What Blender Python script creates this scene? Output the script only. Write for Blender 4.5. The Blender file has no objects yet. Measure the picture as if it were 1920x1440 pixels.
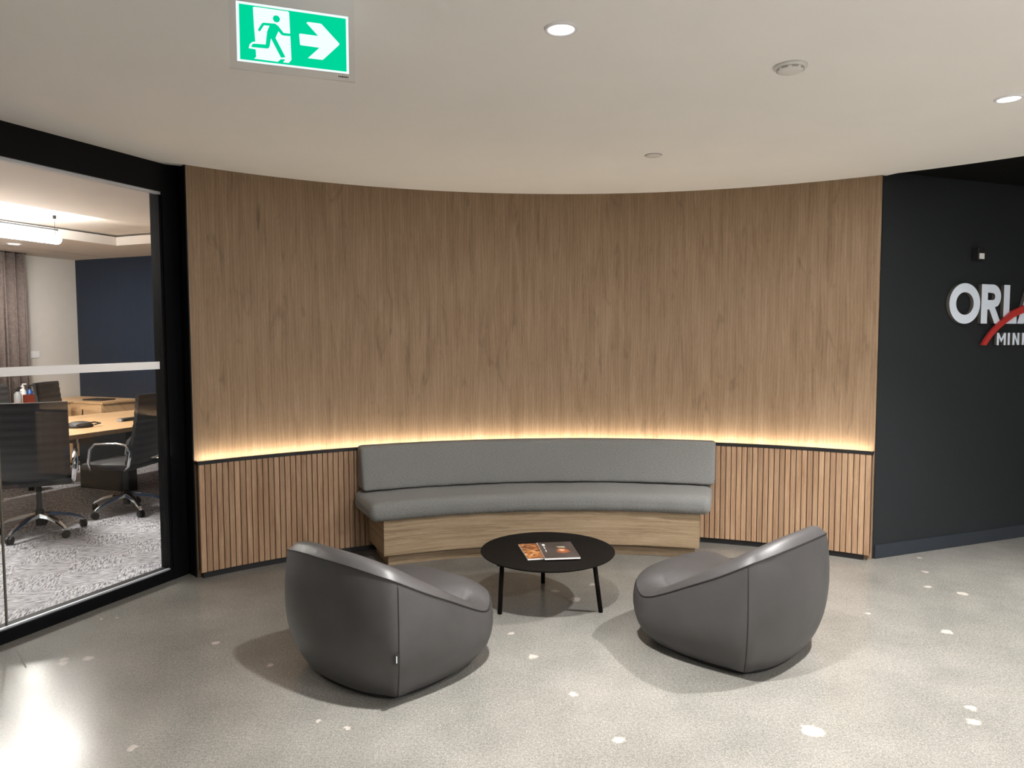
import bpy, bmesh, math, random
from mathutils import Vector, Matrix
random.seed(7)
S = bpy.context.scene
COL = S.collection
R = math.radians
PI = math.pi

# ------------------------------------------------------------------ camera
cam_d = bpy.data.cameras.new('camera'); cam = bpy.data.objects.new('camera', cam_d); COL.objects.link(cam)
CAMH = 1.6
pit, rol = R(3.611), R(0.155)
fw = Vector((0, math.cos(pit), -math.sin(pit))); up0 = Vector((0, math.sin(pit), math.cos(pit))); rt0 = Vector((1, 0, 0))
rt = rt0 * math.cos(rol) - up0 * math.sin(rol); upv = rt0 * math.sin(rol) + up0 * math.cos(rol)
cam.matrix_world = Matrix(((rt.x, upv.x, -fw.x, 0), (rt.y, upv.y, -fw.y, 0), (rt.z, upv.z, -fw.z, CAMH), (0, 0, 0, 1)))
cam_d.sensor_width = 36; cam_d.lens = 1364.3 / 1920 * 36; cam_d.clip_start = 0.05; cam_d.clip_end = 100
S.camera = cam

# ------------------------------------------------------------------ world + view
W = bpy.data.worlds.new('world'); S.world = W; W.use_nodes = True
W.node_tree.nodes['Background'].inputs[0].default_value = (0.9, 0.95, 1, 1)
W.node_tree.nodes['Background'].inputs[1].default_value = 0.02
S.view_settings.view_transform = 'Standard'
try: S.view_settings.look = 'None'
except Exception: pass
S.view_settings.exposure = 0.68; S.view_settings.gamma = 1.0; S.view_settings.use_curve_mapping = False

S.cycles.max_bounces = 6; S.cycles.glossy_bounces = 3; S.cycles.caustics_reflective = False; S.cycles.caustics_refractive = False
WARM = (1.0, 0.97, 0.94)
# lobby downlights, first pair seen, the rest added out of view to brighten the room: x, y, ceiling height, watts from the open lens, watts and spread of the reflector beam
DOWN = [(0.183, 2.735, 2.729, 30, 290, 78), (2.36, 3.528, 2.729, 20, 340, 112), (3.1, 0.3, 2.729, 80, 1800, 66), (1.0, -0.4, 2.729, 6, 1300, 66), (3.6, -1.6, 2.729, 30, 700, 110), (4.75, 2.6, 2.757, 20, 640, 112)]

# ------------------------------------------------------------------ node helpers
def new_mat(name):
    m = bpy.data.materials.new(name); m.use_nodes = True
    nt = m.node_tree; b = nt.nodes['Principled BSDF']
    return m, nt, b
def N(nt, t, **kw):
    n = nt.nodes.new(t)
    for k, v in kw.items():
        if k.startswith('i_'):
            key = k[2:]; key = int(key) if key.isdigit() else key.replace('_', ' ')
            n.inputs[key].default_value = v
        else: setattr(n, k, v)
    return n
def LK(nt, a, b): nt.links.new(a, b)
def ramp(nt, stops, interp='LINEAR'):
    r = nt.nodes.new('ShaderNodeValToRGB'); cr = r.color_ramp; cr.interpolation = interp
    while len(cr.elements) < len(stops): cr.elements.new(0.5)
    for e, (p, c) in zip(cr.elements, stops):
        e.position = p; e.color = (*c, 1) if len(c) == 3 else c
    return r
def plain(name, col, rough=0.5, metal=0.0, spec=0.5, noise=0.0, nscale=40, bump=0.0):
    m, nt, b = new_mat(name)
    b.inputs['Base Color'].default_value = (*col, 1); b.inputs['Roughness'].default_value = rough
    b.inputs['Metallic'].default_value = metal; b.inputs['Specular IOR Level'].default_value = spec
    tc = N(nt, 'ShaderNodeTexCoord'); n = N(nt, 'ShaderNodeTexNoise', i_Scale=nscale, i_Detail=3.0)
    LK(nt, tc.outputs['Object'], n.inputs['Vector'])
    r = ramp(nt, [(0.3, tuple(c * (1 - noise) for c in col)), (0.7, tuple(min(1, c * (1 + noise)) for c in col))])
    LK(nt, n.outputs['Fac'], r.inputs['Fac']); LK(nt, r.outputs['Color'], b.inputs['Base Color'])
    if bump:
        bp = N(nt, 'ShaderNodeBump', i_Strength=bump, i_Distance=0.002); LK(nt, n.outputs['Fac'], bp.inputs['Height']); LK(nt, bp.outputs['Normal'], b.inputs['Normal'])
    return m
def emit(name, col, strength):
    m = bpy.data.materials.new(name); m.use_nodes = True; nt = m.node_tree; nt.nodes.clear()
    e = N(nt, 'ShaderNodeEmission'); e.inputs[0].default_value = (*col, 1); e.inputs[1].default_value = strength
    o = N(nt, 'ShaderNodeOutputMaterial'); LK(nt, e.outputs[0], o.inputs[0])
    return m

def wood(name, dark, mid, light, su=1.0, sv=1.0, rough=0.5, rnd=0.0, streak=1.0):
    """uv.x runs across the grain in metres, uv.y along it"""
    m, nt, b = new_mat(name)
    uv = N(nt, 'ShaderNodeUVMap'); oi = N(nt, 'ShaderNodeObjectInfo')
    off = N(nt, 'ShaderNodeCombineXYZ'); mul = N(nt, 'ShaderNodeMath', operation='MULTIPLY'); mul.inputs[1].default_value = 37.0 if rnd else 0
    LK(nt, oi.outputs['Random'], mul.inputs[0]); LK(nt, mul.outputs[0], off.inputs[0]); LK(nt, mul.outputs[0], off.inputs[1])
    add = N(nt, 'ShaderNodeVectorMath', operation='ADD'); LK(nt, uv.outputs[0], add.inputs[0]); LK(nt, off.outputs[0], add.inputs[1])
    def nz(sx, sy, detail, dist=0.0):
        mp = N(nt, 'ShaderNodeMapping'); mp.inputs['Scale'].default_value = (sx * su, sy * sv, 1); LK(nt, add.outputs[0], mp.inputs[0])
        n = N(nt, 'ShaderNodeTexNoise', i_Scale=1.0, i_Detail=detail, i_Distortion=dist, i_Roughness=0.6); LK(nt, mp.outputs[0], n.inputs['Vector']); return n
    a = nz(20, 1.6, 5, 0.6); c = nz(190, 20, 3, 0.5); s = nz(10, 2.4, 3, 1.2)
    # chevron figure: bands whose phase follows the large noise
    wv_map = N(nt, 'ShaderNodeMapping'); wv_map.inputs['Scale'].default_value = (9 * su, 1.0 * sv, 1); LK(nt, add.outputs[0], wv_map.inputs[0])
    wv = N(nt, 'ShaderNodeTexWave', wave_type='BANDS', bands_direction='X'); wv.inputs['Scale'].default_value = 1.6; wv.inputs['Distortion'].default_value = 9.0; wv.inputs['Detail'].default_value = 2.5; wv.inputs['Detail Scale'].default_value = 0.9
    LK(nt, wv_map.outputs[0], wv.inputs['Vector'])
    m1 = N(nt, 'ShaderNodeMath', operation='MULTIPLY_ADD'); m1.inputs[1].default_value = 0.38; LK(nt, c.outputs['Fac'], m1.inputs[0]); LK(nt, a.outputs['Fac'], m1.inputs[2])
    m2 = N(nt, 'ShaderNodeMath', operation='MULTIPLY_ADD'); m2.inputs[1].default_value = 0.14; LK(nt, wv.outputs['Fac'], m2.inputs[0]); LK(nt, m1.outputs[0], m2.inputs[2])
    r = ramp(nt, [(0.45, dark), (0.72, mid), (1.0, light)]); LK(nt, m2.outputs[0], r.inputs['Fac'])
    sr = ramp(nt, [(0.60, (0, 0, 0)), (0.78, (1, 1, 1))]); LK(nt, s.outputs['Fac'], sr.inputs['Fac'])
    sm = N(nt, 'ShaderNodeMath', operation='MULTIPLY'); sm.inputs[1].default_value = 0.55 * streak; LK(nt, sr.outputs['Color'], sm.inputs[0])
    mx = N(nt, 'ShaderNodeMixRGB', blend_type='MIX'); mx.inputs[2].default_value = (*[x * 0.62 for x in dark], 1)
    LK(nt, sm.outputs[0], mx.inputs[0]); LK(nt, r.outputs['Color'], mx.inputs[1])
    hsv = N(nt, 'ShaderNodeHueSaturation')
    mr = N(nt, 'ShaderNodeMapRange'); mr.inputs['To Min'].default_value = 1 - rnd; mr.inputs['To Max'].default_value = 1 + rnd
    LK(nt, oi.outputs['Random'], mr.inputs[0]); LK(nt, mr.outputs[0], hsv.inputs['Value']); LK(nt, mx.outputs[0], hsv.inputs['Color'])
    LK(nt, hsv.outputs[0], b.inputs['Base Color'])
    b.inputs['Roughness'].default_value = rough; b.inputs['Specular IOR Level'].default_value = 0.35
    bp = N(nt, 'ShaderNodeBump', i_Strength=0.12, i_Distance=0.001); LK(nt, c.outputs['Fac'], bp.inputs['Height']); LK(nt, bp.outputs['Normal'], b.inputs['Normal'])
    return m

M = {}
M['oak_panel'] = wood('oak_panel', (0.185, 0.120, 0.070), (0.258, 0.172, 0.104), (0.330, 0.232, 0.150), rough=0.6, streak=1.2)
M['oak_slat'] = wood('oak_slat', (0.265, 0.155, 0.088), (0.38, 0.238, 0.145), (0.48, 0.33, 0.208), su=1.2, rnd=0.13, rough=0.5, streak=0.5)
M['oak_base'] = wood('oak_base', (0.15, 0.10, 0.056), (0.325, 0.238, 0.15), (0.45, 0.345, 0.232), su=2.6, sv=1.3, rough=0.45, streak=0.9)
M['oak_table'] = wood('oak_table', (0.45, 0.27, 0.13), (0.56, 0.35, 0.18), (0.64, 0.43, 0.24), rough=0.4, streak=0.3)
M['black_metal'] = plain('black_metal', (0.0022, 0.0025, 0.0035), 0.5, noise=0.1, spec=0.18)
M['joint_grey'] = plain('joint_grey', (0.11, 0.10, 0.09), 0.7, noise=0.1)
M['slat_backing'] = plain('slat_backing', (0.07, 0.035, 0.018), 0.7, noise=0.1)
M['black_trim'] = plain('black_trim', (0.009, 0.009, 0.010), 0.5, noise=0.1)
M['table_black'] = plain('table_black', (0.009, 0.0078, 0.007), 0.55, spec=0.05, noise=0.12, nscale=120)
M['ceiling_white'] = plain('ceiling_white', (0.88, 0.865, 0.845), 0.9, noise=0.01, nscale=3, spec=0.1)
M['white_trim'] = plain('white_trim', (0.82, 0.82, 0.84), 0.45, noise=0.02)
M['detector_white'] = plain('detector_white', (0.74, 0.72, 0.70), 0.5, noise=0.02)
M['detector_slot'] = plain('detector_slot', (0.42, 0.40, 0.37), 0.6, noise=0.05)
M['detector_gap'] = plain('detector_gap', (0.28, 0.26, 0.24), 0.6, noise=0.05)
M['black_ceiling'] = plain('black_ceiling', (0.006, 0.006, 0.006), 0.9, noise=0.2, spec=0.1)
M['navy_wall'] = plain('navy_wall', (0.0155, 0.018, 0.0205), 0.65, noise=0.06, nscale=60, bump=0.05, spec=0.3)
M['navy_skirting'] = plain('navy_skirting', (0.021, 0.027, 0.036), 0.45, noise=0.05)
M['blue_wall'] = plain('blue_wall', (0.008, 0.020, 0.042), 0.8, noise=0.04, nscale=30, spec=0.2)
M['grey_wall'] = plain('grey_wall', (0.60, 0.58, 0.55), 0.85, noise=0.02, nscale=10, spec=0.2)
M['rear_wall'] = plain('rear_wall', (0.20, 0.195, 0.19), 0.85, noise=0.02, nscale=10, spec=0.2)
M['room_ceiling'] = plain('room_ceiling', (0.72, 0.68, 0.64), 0.9, noise=0.03, nscale=2, spec=0.1)
M['chrome'] = plain('chrome', (0.82, 0.83, 0.85), 0.12, metal=1.0, noise=0.03)
M['letter_face'] = plain('letter_face', (0.78, 0.86, 1.0), 0.3, metal=0.0, noise=0.04, nscale=200)
M['brushed'] = plain('brushed', (0.70, 0.74, 0.82), 0.36, metal=0.55, noise=0.05, nscale=200)
M['letter_side'] = plain('letter_side', (0.22, 0.20, 0.17), 0.5, metal=0.6, noise=0.05)
M['red_paint'] = plain('red_paint', (0.50, 0.035, 0.03), 0.4, noise=0.05)
M['black_plastic'] = plain('black_plastic', (0.012, 0.012, 0.013), 0.5, noise=0.1)
M['black_leather'] = plain('black_leather', (0.022, 0.022, 0.024), 0.5, noise=0.15, nscale=150, bump=0.15)
M['grey_leather'] = plain('grey_leather', (0.20, 0.20, 0.205), 0.5, noise=0.1, nscale=150, bump=0.15)
M['paper'] = plain('paper', (0.85, 0.84, 0.82), 0.6, noise=0.03, nscale=300)
M['screen_black'] = plain('screen_black', (0.004, 0.004, 0.005), 0.15, noise=0.05)
M['lens_white'] = plain('lens_white', (0.80, 0.80, 0.76), 0.4, noise=0.03)
M['bottle_blue'] = plain('bottle_blue', (0.03, 0.10, 0.32), 0.3, noise=0.05)
M['bottle_grey'] = plain('bottle_grey', (0.30, 0.31, 0.33), 0.35, noise=0.05)
M['bottle_white'] = plain('bottle_white', (0.75, 0.73, 0.72), 0.4, noise=0.05)
M['box_red'] = plain('box_red', (0.20, 0.032, 0.014), 0.6, noise=0.08)
M['piping'] = plain('piping', (0.012, 0.010, 0.010), 0.6, noise=0.1)
M['white_face'] = emit('white_face', (0.86, 0.97, 1.0), 0.66)
M['sign_green'] = emit('sign_green', (0.0, 0.68, 0.33), 0.62)
M['downlight_lens'] = emit('downlight_lens', (1.0, 0.985, 1.0), 3.0)
M['led'] = emit('led', (1.0, 0.86, 0.66), 29.0)
M['tube_light'] = emit('tube_light', (1.0, 0.95, 0.90), 90.0)
M['fill_uplight_glow'] = emit('fill_uplight_glow', (1.0, 0.98, 0.96), 150.0)  # glow of the unseen uplights added for the ceiling

def mat_leather():
    m, nt, b = new_mat('armchair_leather')
    tc = N(nt, 'ShaderNodeTexCoord')
    n = N(nt, 'ShaderNodeTexNoise', i_Scale=4.0, i_Detail=3.0); LK(nt, tc.outputs['Object'], n.inputs['Vector'])
    r = ramp(nt, [(0.3, (0.050, 0.0475, 0.048)), (0.7, (0.062, 0.059, 0.060))]); LK(nt, n.outputs['Fac'], r.inputs['Fac']); LK(nt, r.outputs['Color'], b.inputs['Base Color'])
    v = N(nt, 'ShaderNodeTexVoronoi', i_Scale=420.0); LK(nt, tc.outputs['Object'], v.inputs['Vector'])
    w = N(nt, 'ShaderNodeTexNoise', i_Scale=14.0, i_Detail=2.0); LK(nt, tc.outputs['Object'], w.inputs['Vector'])
    bp = N(nt, 'ShaderNodeBump', i_Strength=0.10, i_Distance=0.001); LK(nt, v.outputs['Distance'], bp.inputs['Height'])
    bp2 = N(nt, 'ShaderNodeBump', i_Strength=0.10, i_Distance=0.01); LK(nt, w.outputs['Fac'], bp2.inputs['Height']); LK(nt, bp.outputs['Normal'], bp2.inputs['Normal']); LK(nt, bp2.outputs['Normal'], b.inputs['Normal'])
    b.inputs['Roughness'].default_value = 0.46; b.inputs['Specular IOR Level'].default_value = 0.5
    return m
M['leather'] = mat_leather()

def mat_fabric():
    m, nt, b = new_mat('bench_fabric')
    uv = N(nt, 'ShaderNodeUVMap')
    mp = N(nt, 'ShaderNodeMapping'); mp.inputs['Scale'].default_value = (420, 90, 1); LK(nt, uv.outputs[0], mp.inputs[0])
    n = N(nt, 'ShaderNodeTexNoise', i_Scale=1.0, i_Detail=2.0); LK(nt, mp.outputs[0], n.inputs['Vector'])
    mp2 = N(nt, 'ShaderNodeMapping'); mp2.inputs['Scale'].default_value = (60, 420, 1); LK(nt, uv.outputs[0], mp2.inputs[0])
    n2 = N(nt, 'ShaderNodeTexNoise', i_Scale=1.0, i_Detail=2.0); LK(nt, mp2.outputs[0], n2.inputs['Vector'])
    ad = N(nt, 'ShaderNodeMath', operation='ADD'); LK(nt, n.outputs['Fac'], ad.inputs[0]); LK(nt, n2.outputs['Fac'], ad.inputs[1])
    r = ramp(nt, [(0.70 / 2, (0.155, 0.157, 0.153)), (1.3 / 2, (0.285, 0.288, 0.282))])
    hv = N(nt, 'ShaderNodeMath', operation='MULTIPLY'); hv.inputs[1].default_value = 0.5; LK(nt, ad.outputs[0], hv.inputs[0]); LK(nt, hv.outputs[0], r.inputs['Fac']); LK(nt, r.outputs['Color'], b.inputs['Base Color'])
    mp3 = N(nt, 'ShaderNodeMapping'); mp3.inputs['Scale'].default_value = (22, 2.5, 1); LK(nt, uv.outputs[0], mp3.inputs[0])
    n3 = N(nt, 'ShaderNodeTexNoise', i_Scale=1.0, i_Detail=1.0); LK(nt, mp3.outputs[0], n3.inputs['Vector'])
    bp = N(nt, 'ShaderNodeBump', i_Strength=0.35, i_Distance=0.002); LK(nt, ad.outputs[0], bp.inputs['Height'])
    bp2 = N(nt, 'ShaderNodeBump', i_Strength=0.25, i_Distance=0.012); LK(nt, n3.outputs['Fac'], bp2.inputs['Height']); LK(nt, bp.outputs['Normal'], bp2.inputs['Normal']); LK(nt, bp2.outputs['Normal'], b.inputs['Normal'])
    b.inputs['Roughness'].default_value = 0.95; b.inputs['Specular IOR Level'].default_value = 0.15
    b.inputs['Sheen Weight'].default_value = 0.15
    return m
M['fabric'] = mat_fabric()

SPOTS = [(-2.249, 3.553, .022), (-2.225, 3.505, .024), (-2.135, 3.564, .022), (-1.563, 3.74, .02), (-1.196, 3.481, .016), (-0.815, 2.964, .018), (-0.683, 2.896, .012), (-1.489, 2.759, .02), (-2.359, 4.081, .008), (-2.278, 4.089, .008), (-0.004, 3.861, .016), (0.104, 3.569, .026), (0.272, 3.178, .024), (0.422, 2.807, .026), (1.218, 2.87, .045), (1.979, 3.05, .025), (1.922, 2.933, .03), (2.358, 3.86, .03), (2.06, 4.123, .014), (2.811, 4.452, .032), (2.667, 4.58, .025), (2.819, 4.878, .022), (2.954, 5.191, .022), (0.267, 4.52, .028), (0.382, 4.368, .034), (0.523, 4.637, .024)]
def mat_concrete():
    m, nt, b = new_mat('polished_concrete')
    tc = N(nt, 'ShaderNodeTexCoord')
    big = N(nt, 'ShaderNodeTexNoise', i_Scale=0.9, i_Detail=5.0, i_Roughness=0.55); LK(nt, tc.outputs['Object'], big.inputs['Vector'])
    r = ramp(nt, [(0.3, (0.185, 0.180, 0.165)), (0.7, (0.265, 0.256, 0.236))]); LK(nt, big.outputs['Fac'], r.inputs['Fac'])
    sp = N(nt, 'ShaderNodeTexNoise', i_Scale=170.0, i_Detail=3.0); LK(nt, tc.outputs['Object'], sp.inputs['Vector'])
    sr = ramp(nt, [(0.30, (0.58, 0.58, 0.58)), (0.52, (1, 1, 1)), (0.72, (1.0, 1.0, 1.0))]); LK(nt, sp.outputs['Fac'], sr.inputs['Fac'])
    lr = ramp(nt, [(0.56, (0, 0, 0)), (0.72, (0.35, 0.34, 0.31))]); LK(nt, sp.outputs['Fac'], lr.inputs['Fac'])
    mu = N(nt, 'ShaderNodeMixRGB', blend_type='MULTIPLY'); mu.inputs[0].default_value = 0.9; LK(nt, r.outputs['Color'], mu.inputs[1]); LK(nt, sr.outputs['Color'], mu.inputs[2])
    ad = N(nt, 'ShaderNodeMixRGB', blend_type='ADD'); ad.inputs[0].default_value = 0.30; LK(nt, mu.outputs[0], ad.inputs[1]); LK(nt, lr.outputs['Color'], ad.inputs[2])
    # patched drill holes, pale filler spots with ragged outlines
    wob = N(nt, 'ShaderNodeTexNoise', i_Scale=22.0, i_Detail=3.0); LK(nt, tc.outputs['Object'], wob.inputs['Vector'])
    wsub = N(nt, 'ShaderNodeVectorMath', operation='SUBTRACT'); wsub.inputs[1].default_value = (0.5, 0.5, 0.5); LK(nt, wob.outputs['Color'], wsub.inputs[0])
    wsc = N(nt, 'ShaderNodeVectorMath', operation='SCALE'); wsc.inputs['Scale'].default_value = 0.055; LK(nt, wsub.outputs[0], wsc.inputs[0])
    pos = N(nt, 'ShaderNodeVectorMath', operation='ADD'); LK(nt, tc.outputs['Object'], pos.inputs[0]); LK(nt, wsc.outputs[0], pos.inputs[1])
    flat = N(nt, 'ShaderNodeVectorMath', operation='MULTIPLY'); flat.inputs[1].default_value = (1, 1, 0); LK(nt, pos.outputs[0], flat.inputs[0])
    acc = None
    for (x, y, rr) in SPOTS:
        d = N(nt, 'ShaderNodeVectorMath', operation='DISTANCE'); d.inputs[1].default_value = (x, y, 0); LK(nt, flat.outputs[0], d.inputs[0])
        mr = N(nt, 'ShaderNodeMapRange'); mr.inputs['From Min'].default_value = rr * 1.15; mr.inputs['From Max'].default_value = rr * 0.75; LK(nt, d.outputs['Value'], mr.inputs[0])
        if acc is None: acc = mr.outputs[0]
        else:
            mxn = N(nt, 'ShaderNodeMath', operation='MAXIMUM'); LK(nt, acc, mxn.inputs[0]); LK(nt, mr.outputs[0], mxn.inputs[1]); acc = mxn.outputs[0]
    k = N(nt, 'ShaderNodeMath', operation='MULTIPLY'); k.inputs[1].default_value = 0.5; LK(nt, acc, k.inputs[0])
    mx = N(nt, 'ShaderNodeMixRGB'); mx.inputs[2].default_value = (0.66, 0.60, 0.54, 1); LK(nt, k.outputs[0], mx.inputs[0]); LK(nt, ad.outputs[0], mx.inputs[1])
    sp2 = N(nt, 'ShaderNodeTexNoise', i_Scale=75.0, i_Detail=2.0); LK(nt, tc.outputs['Object'], sp2.inputs['Vector'])
    s2r = ramp(nt, [(0.30, (0.84, 0.84, 0.84)), (0.70, (1.14, 1.14, 1.14))]); LK(nt, sp2.outputs['Fac'], s2r.inputs['Fac'])
    mot = N(nt, 'ShaderNodeTexNoise', i_Scale=3.5, i_Detail=5.0, i_Roughness=0.65); LK(nt, tc.outputs['Object'], mot.inputs['Vector'])
    mor = ramp(nt, [(0.30, (0.86, 0.87, 0.86)), (0.70, (1.10, 1.09, 1.08))]); LK(nt, mot.outputs['Fac'], mor.inputs['Fac'])
    mm1 = N(nt, 'ShaderNodeMixRGB', blend_type='MULTIPLY'); mm1.inputs[0].default_value = 1.0; LK(nt, mx.outputs[0], mm1.inputs[1]); LK(nt, s2r.outputs['Color'], mm1.inputs[2])
    mm2 = N(nt, 'ShaderNodeMixRGB', blend_type='MULTIPLY'); mm2.inputs[0].default_value = 1.0; LK(nt, mm1.outputs[0], mm2.inputs[1]); LK(nt, mor.outputs['Color'], mm2.inputs[2])
    LK(nt, mm2.outputs[0], b.inputs['Base Color'])
    rn = N(nt, 'ShaderNodeTexNoise', i_Scale=1.6, i_Detail=3.0); LK(nt, tc.outputs['Object'], rn.inputs['Vector'])
    rm = N(nt, 'ShaderNodeMapRange'); rm.inputs['To Min'].default_value = 0.14; rm.inputs['To Max'].default_value = 0.30; LK(nt, rn.outputs['Fac'], rm.inputs[0]); LK(nt, rm.outputs[0], b.inputs['Roughness'])
    b.inputs['Specular IOR Level'].default_value = 0.45
    return m
M['concrete'] = mat_concrete()

def mat_carpet():
    m, nt, b = new_mat('hatched_carpet')
    tc = N(nt, 'ShaderNodeTexCoord'); mp = N(nt, 'ShaderNodeMapping'); LK(nt, tc.outputs['Object'], mp.inputs[0])
    mp.inputs['Rotation'].default_value = (0, 0, R(-22))
    ch = N(nt, 'ShaderNodeTexChecker', i_Scale=3.0); LK(nt, mp.outputs[0], ch.inputs['Vector'])
    def hatch(sx, sy):
        q = N(nt, 'ShaderNodeMapping'); q.inputs['Scale'].default_value = (sx, sy, 1); LK(nt, mp.outputs[0], q.inputs[0])
        n = N(nt, 'ShaderNodeTexNoise', i_Scale=1.0, i_Detail=2.0, i_Roughness=0.7); LK(nt, q.outputs[0], n.inputs['Vector']); return n
    h1, h2 = hatch(90, 14), hatch(14, 90)
    mx = N(nt, 'ShaderNodeMixRGB'); LK(nt, ch.outputs['Fac'], mx.inputs[0]); LK(nt, h1.outputs['Fac'], mx.inputs[1]); LK(nt, h2.outputs['Fac'], mx.inputs[2])
    r = ramp(nt, [(0.34, (0.16, 0.16, 0.19)), (0.50, (0.60, 0.60, 0.66)), (0.62, (0.92, 0.92, 0.95))]); LK(nt, mx.outputs[0], r.inputs['Fac']); LK(nt, r.outputs['Color'], b.inputs['Base Color'])
    bp = N(nt, 'ShaderNodeBump', i_Strength=0.5, i_Distance=0.004); LK(nt, mx.outputs[0], bp.inputs['Height']); LK(nt, bp.outputs['Normal'], b.inputs['Normal'])
    b.inputs['Roughness'].default_value = 0.95; b.inputs['Specular IOR Level'].default_value = 0.1
    return m
M['carpet'] = mat_carpet()

def mat_glass(name, rough=0.0, tint=(0.97, 0.985, 0.98), ior=1.45, boost=1.0):
    m = bpy.data.materials.new(name); m.use_nodes = True; nt = m.node_tree; nt.nodes.clear()
    t = N(nt, 'ShaderNodeBsdfTransparent'); t.inputs[0].default_value = (*tint, 1)
    g = N(nt, 'ShaderNodeBsdfGlossy'); g.inputs['Roughness'].default_value = rough
    f = N(nt, 'ShaderNodeFresnel'); f.inputs[0].default_value = ior
    geo = N(nt, 'ShaderNodeNewGeometry'); fs_ = N(nt, 'ShaderNodeMath', operation='SUBTRACT'); fs_.inputs[0].default_value = boost; LK(nt, geo.outputs['Backfacing'], fs_.inputs[1]); fs_.use_clamp = False
    fm = N(nt, 'ShaderNodeMath', operation='MAXIMUM'); fm.inputs[1].default_value = 0.0; LK(nt, fs_.outputs[0], fm.inputs[0])   # the far face of the sheet adds to the near one
    bk = N(nt, 'ShaderNodeMath', operation='SUBTRACT'); bk.inputs[0].default_value = 1.0; LK(nt, geo.outputs['Backfacing'], bk.inputs[1])
    fk = N(nt, 'ShaderNodeMath', operation='MULTIPLY'); LK(nt, fm.outputs[0], fk.inputs[0]); LK(nt, bk.outputs[0], fk.inputs[1])
    k = N(nt, 'ShaderNodeMath', operation='MULTIPLY'); LK(nt, fk.outputs[0], k.inputs[1]); LK(nt, f.outputs[0], k.inputs[0])
    mx = N(nt, 'ShaderNodeMixShader'); LK(nt, k.outputs[0], mx.inputs[0]); LK(nt, t.outputs[0], mx.inputs[1]); LK(nt, g.outputs[0], mx.inputs[2])
    o = N(nt, 'ShaderNodeOutputMaterial'); LK(nt, mx.outputs[0], o.inputs[0]); return m
M['glass'] = mat_glass('pane_glass', boost=1.8)
M['acrylic'] = mat_glass('clear_acrylic', 0.05, (0.975, 0.98, 0.985))
def mat_frost():
    m = bpy.data.materials.new('frosted_film'); m.use_nodes = True; nt = m.node_tree; nt.nodes.clear()
    t = N(nt, 'ShaderNodeBsdfTransparent'); d = N(nt, 'ShaderNodeBsdfDiffuse'); d.inputs[0].default_value = (0.85, 0.85, 0.86, 1)
    tl = N(nt, 'ShaderNodeBsdfTranslucent'); tl.inputs[0].default_value = (0.85, 0.85, 0.86, 1)
    a = N(nt, 'ShaderNodeMixShader'); a.inputs[0].default_value = 0.6; LK(nt, d.outputs[0], a.inputs[1]); LK(nt, tl.outputs[0], a.inputs[2])
    mx = N(nt, 'ShaderNodeMixShader'); mx.inputs[0].default_value = 0.92; LK(nt, t.outputs[0], mx.inputs[1]); LK(nt, a.outputs[0], mx.inputs[2])
    o = N(nt, 'ShaderNodeOutputMaterial'); LK(nt, mx.outputs[0], o.inputs[0]); return m
M['frost'] = mat_frost()
def mat_curtain():
    m, nt, b = new_mat('curtain_cloth'); tc = N(nt, 'ShaderNodeTexCoord')
    n = N(nt, 'ShaderNodeTexNoise', i_Scale=30.0, i_Detail=3.0); LK(nt, tc.outputs['Object'], n.inputs['Vector'])
    r = ramp(nt, [(0.3, (0.11, 0.082, 0.074)), (0.7, (0.17, 0.135, 0.123))]); LK(nt, n.outputs['Fac'], r.inputs['Fac']); LK(nt, r.outputs['Color'], b.inputs['Base Color'])
    b.inputs['Roughness'].default_value = 0.9; return m
M['curtain'] = mat_curtain()
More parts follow.
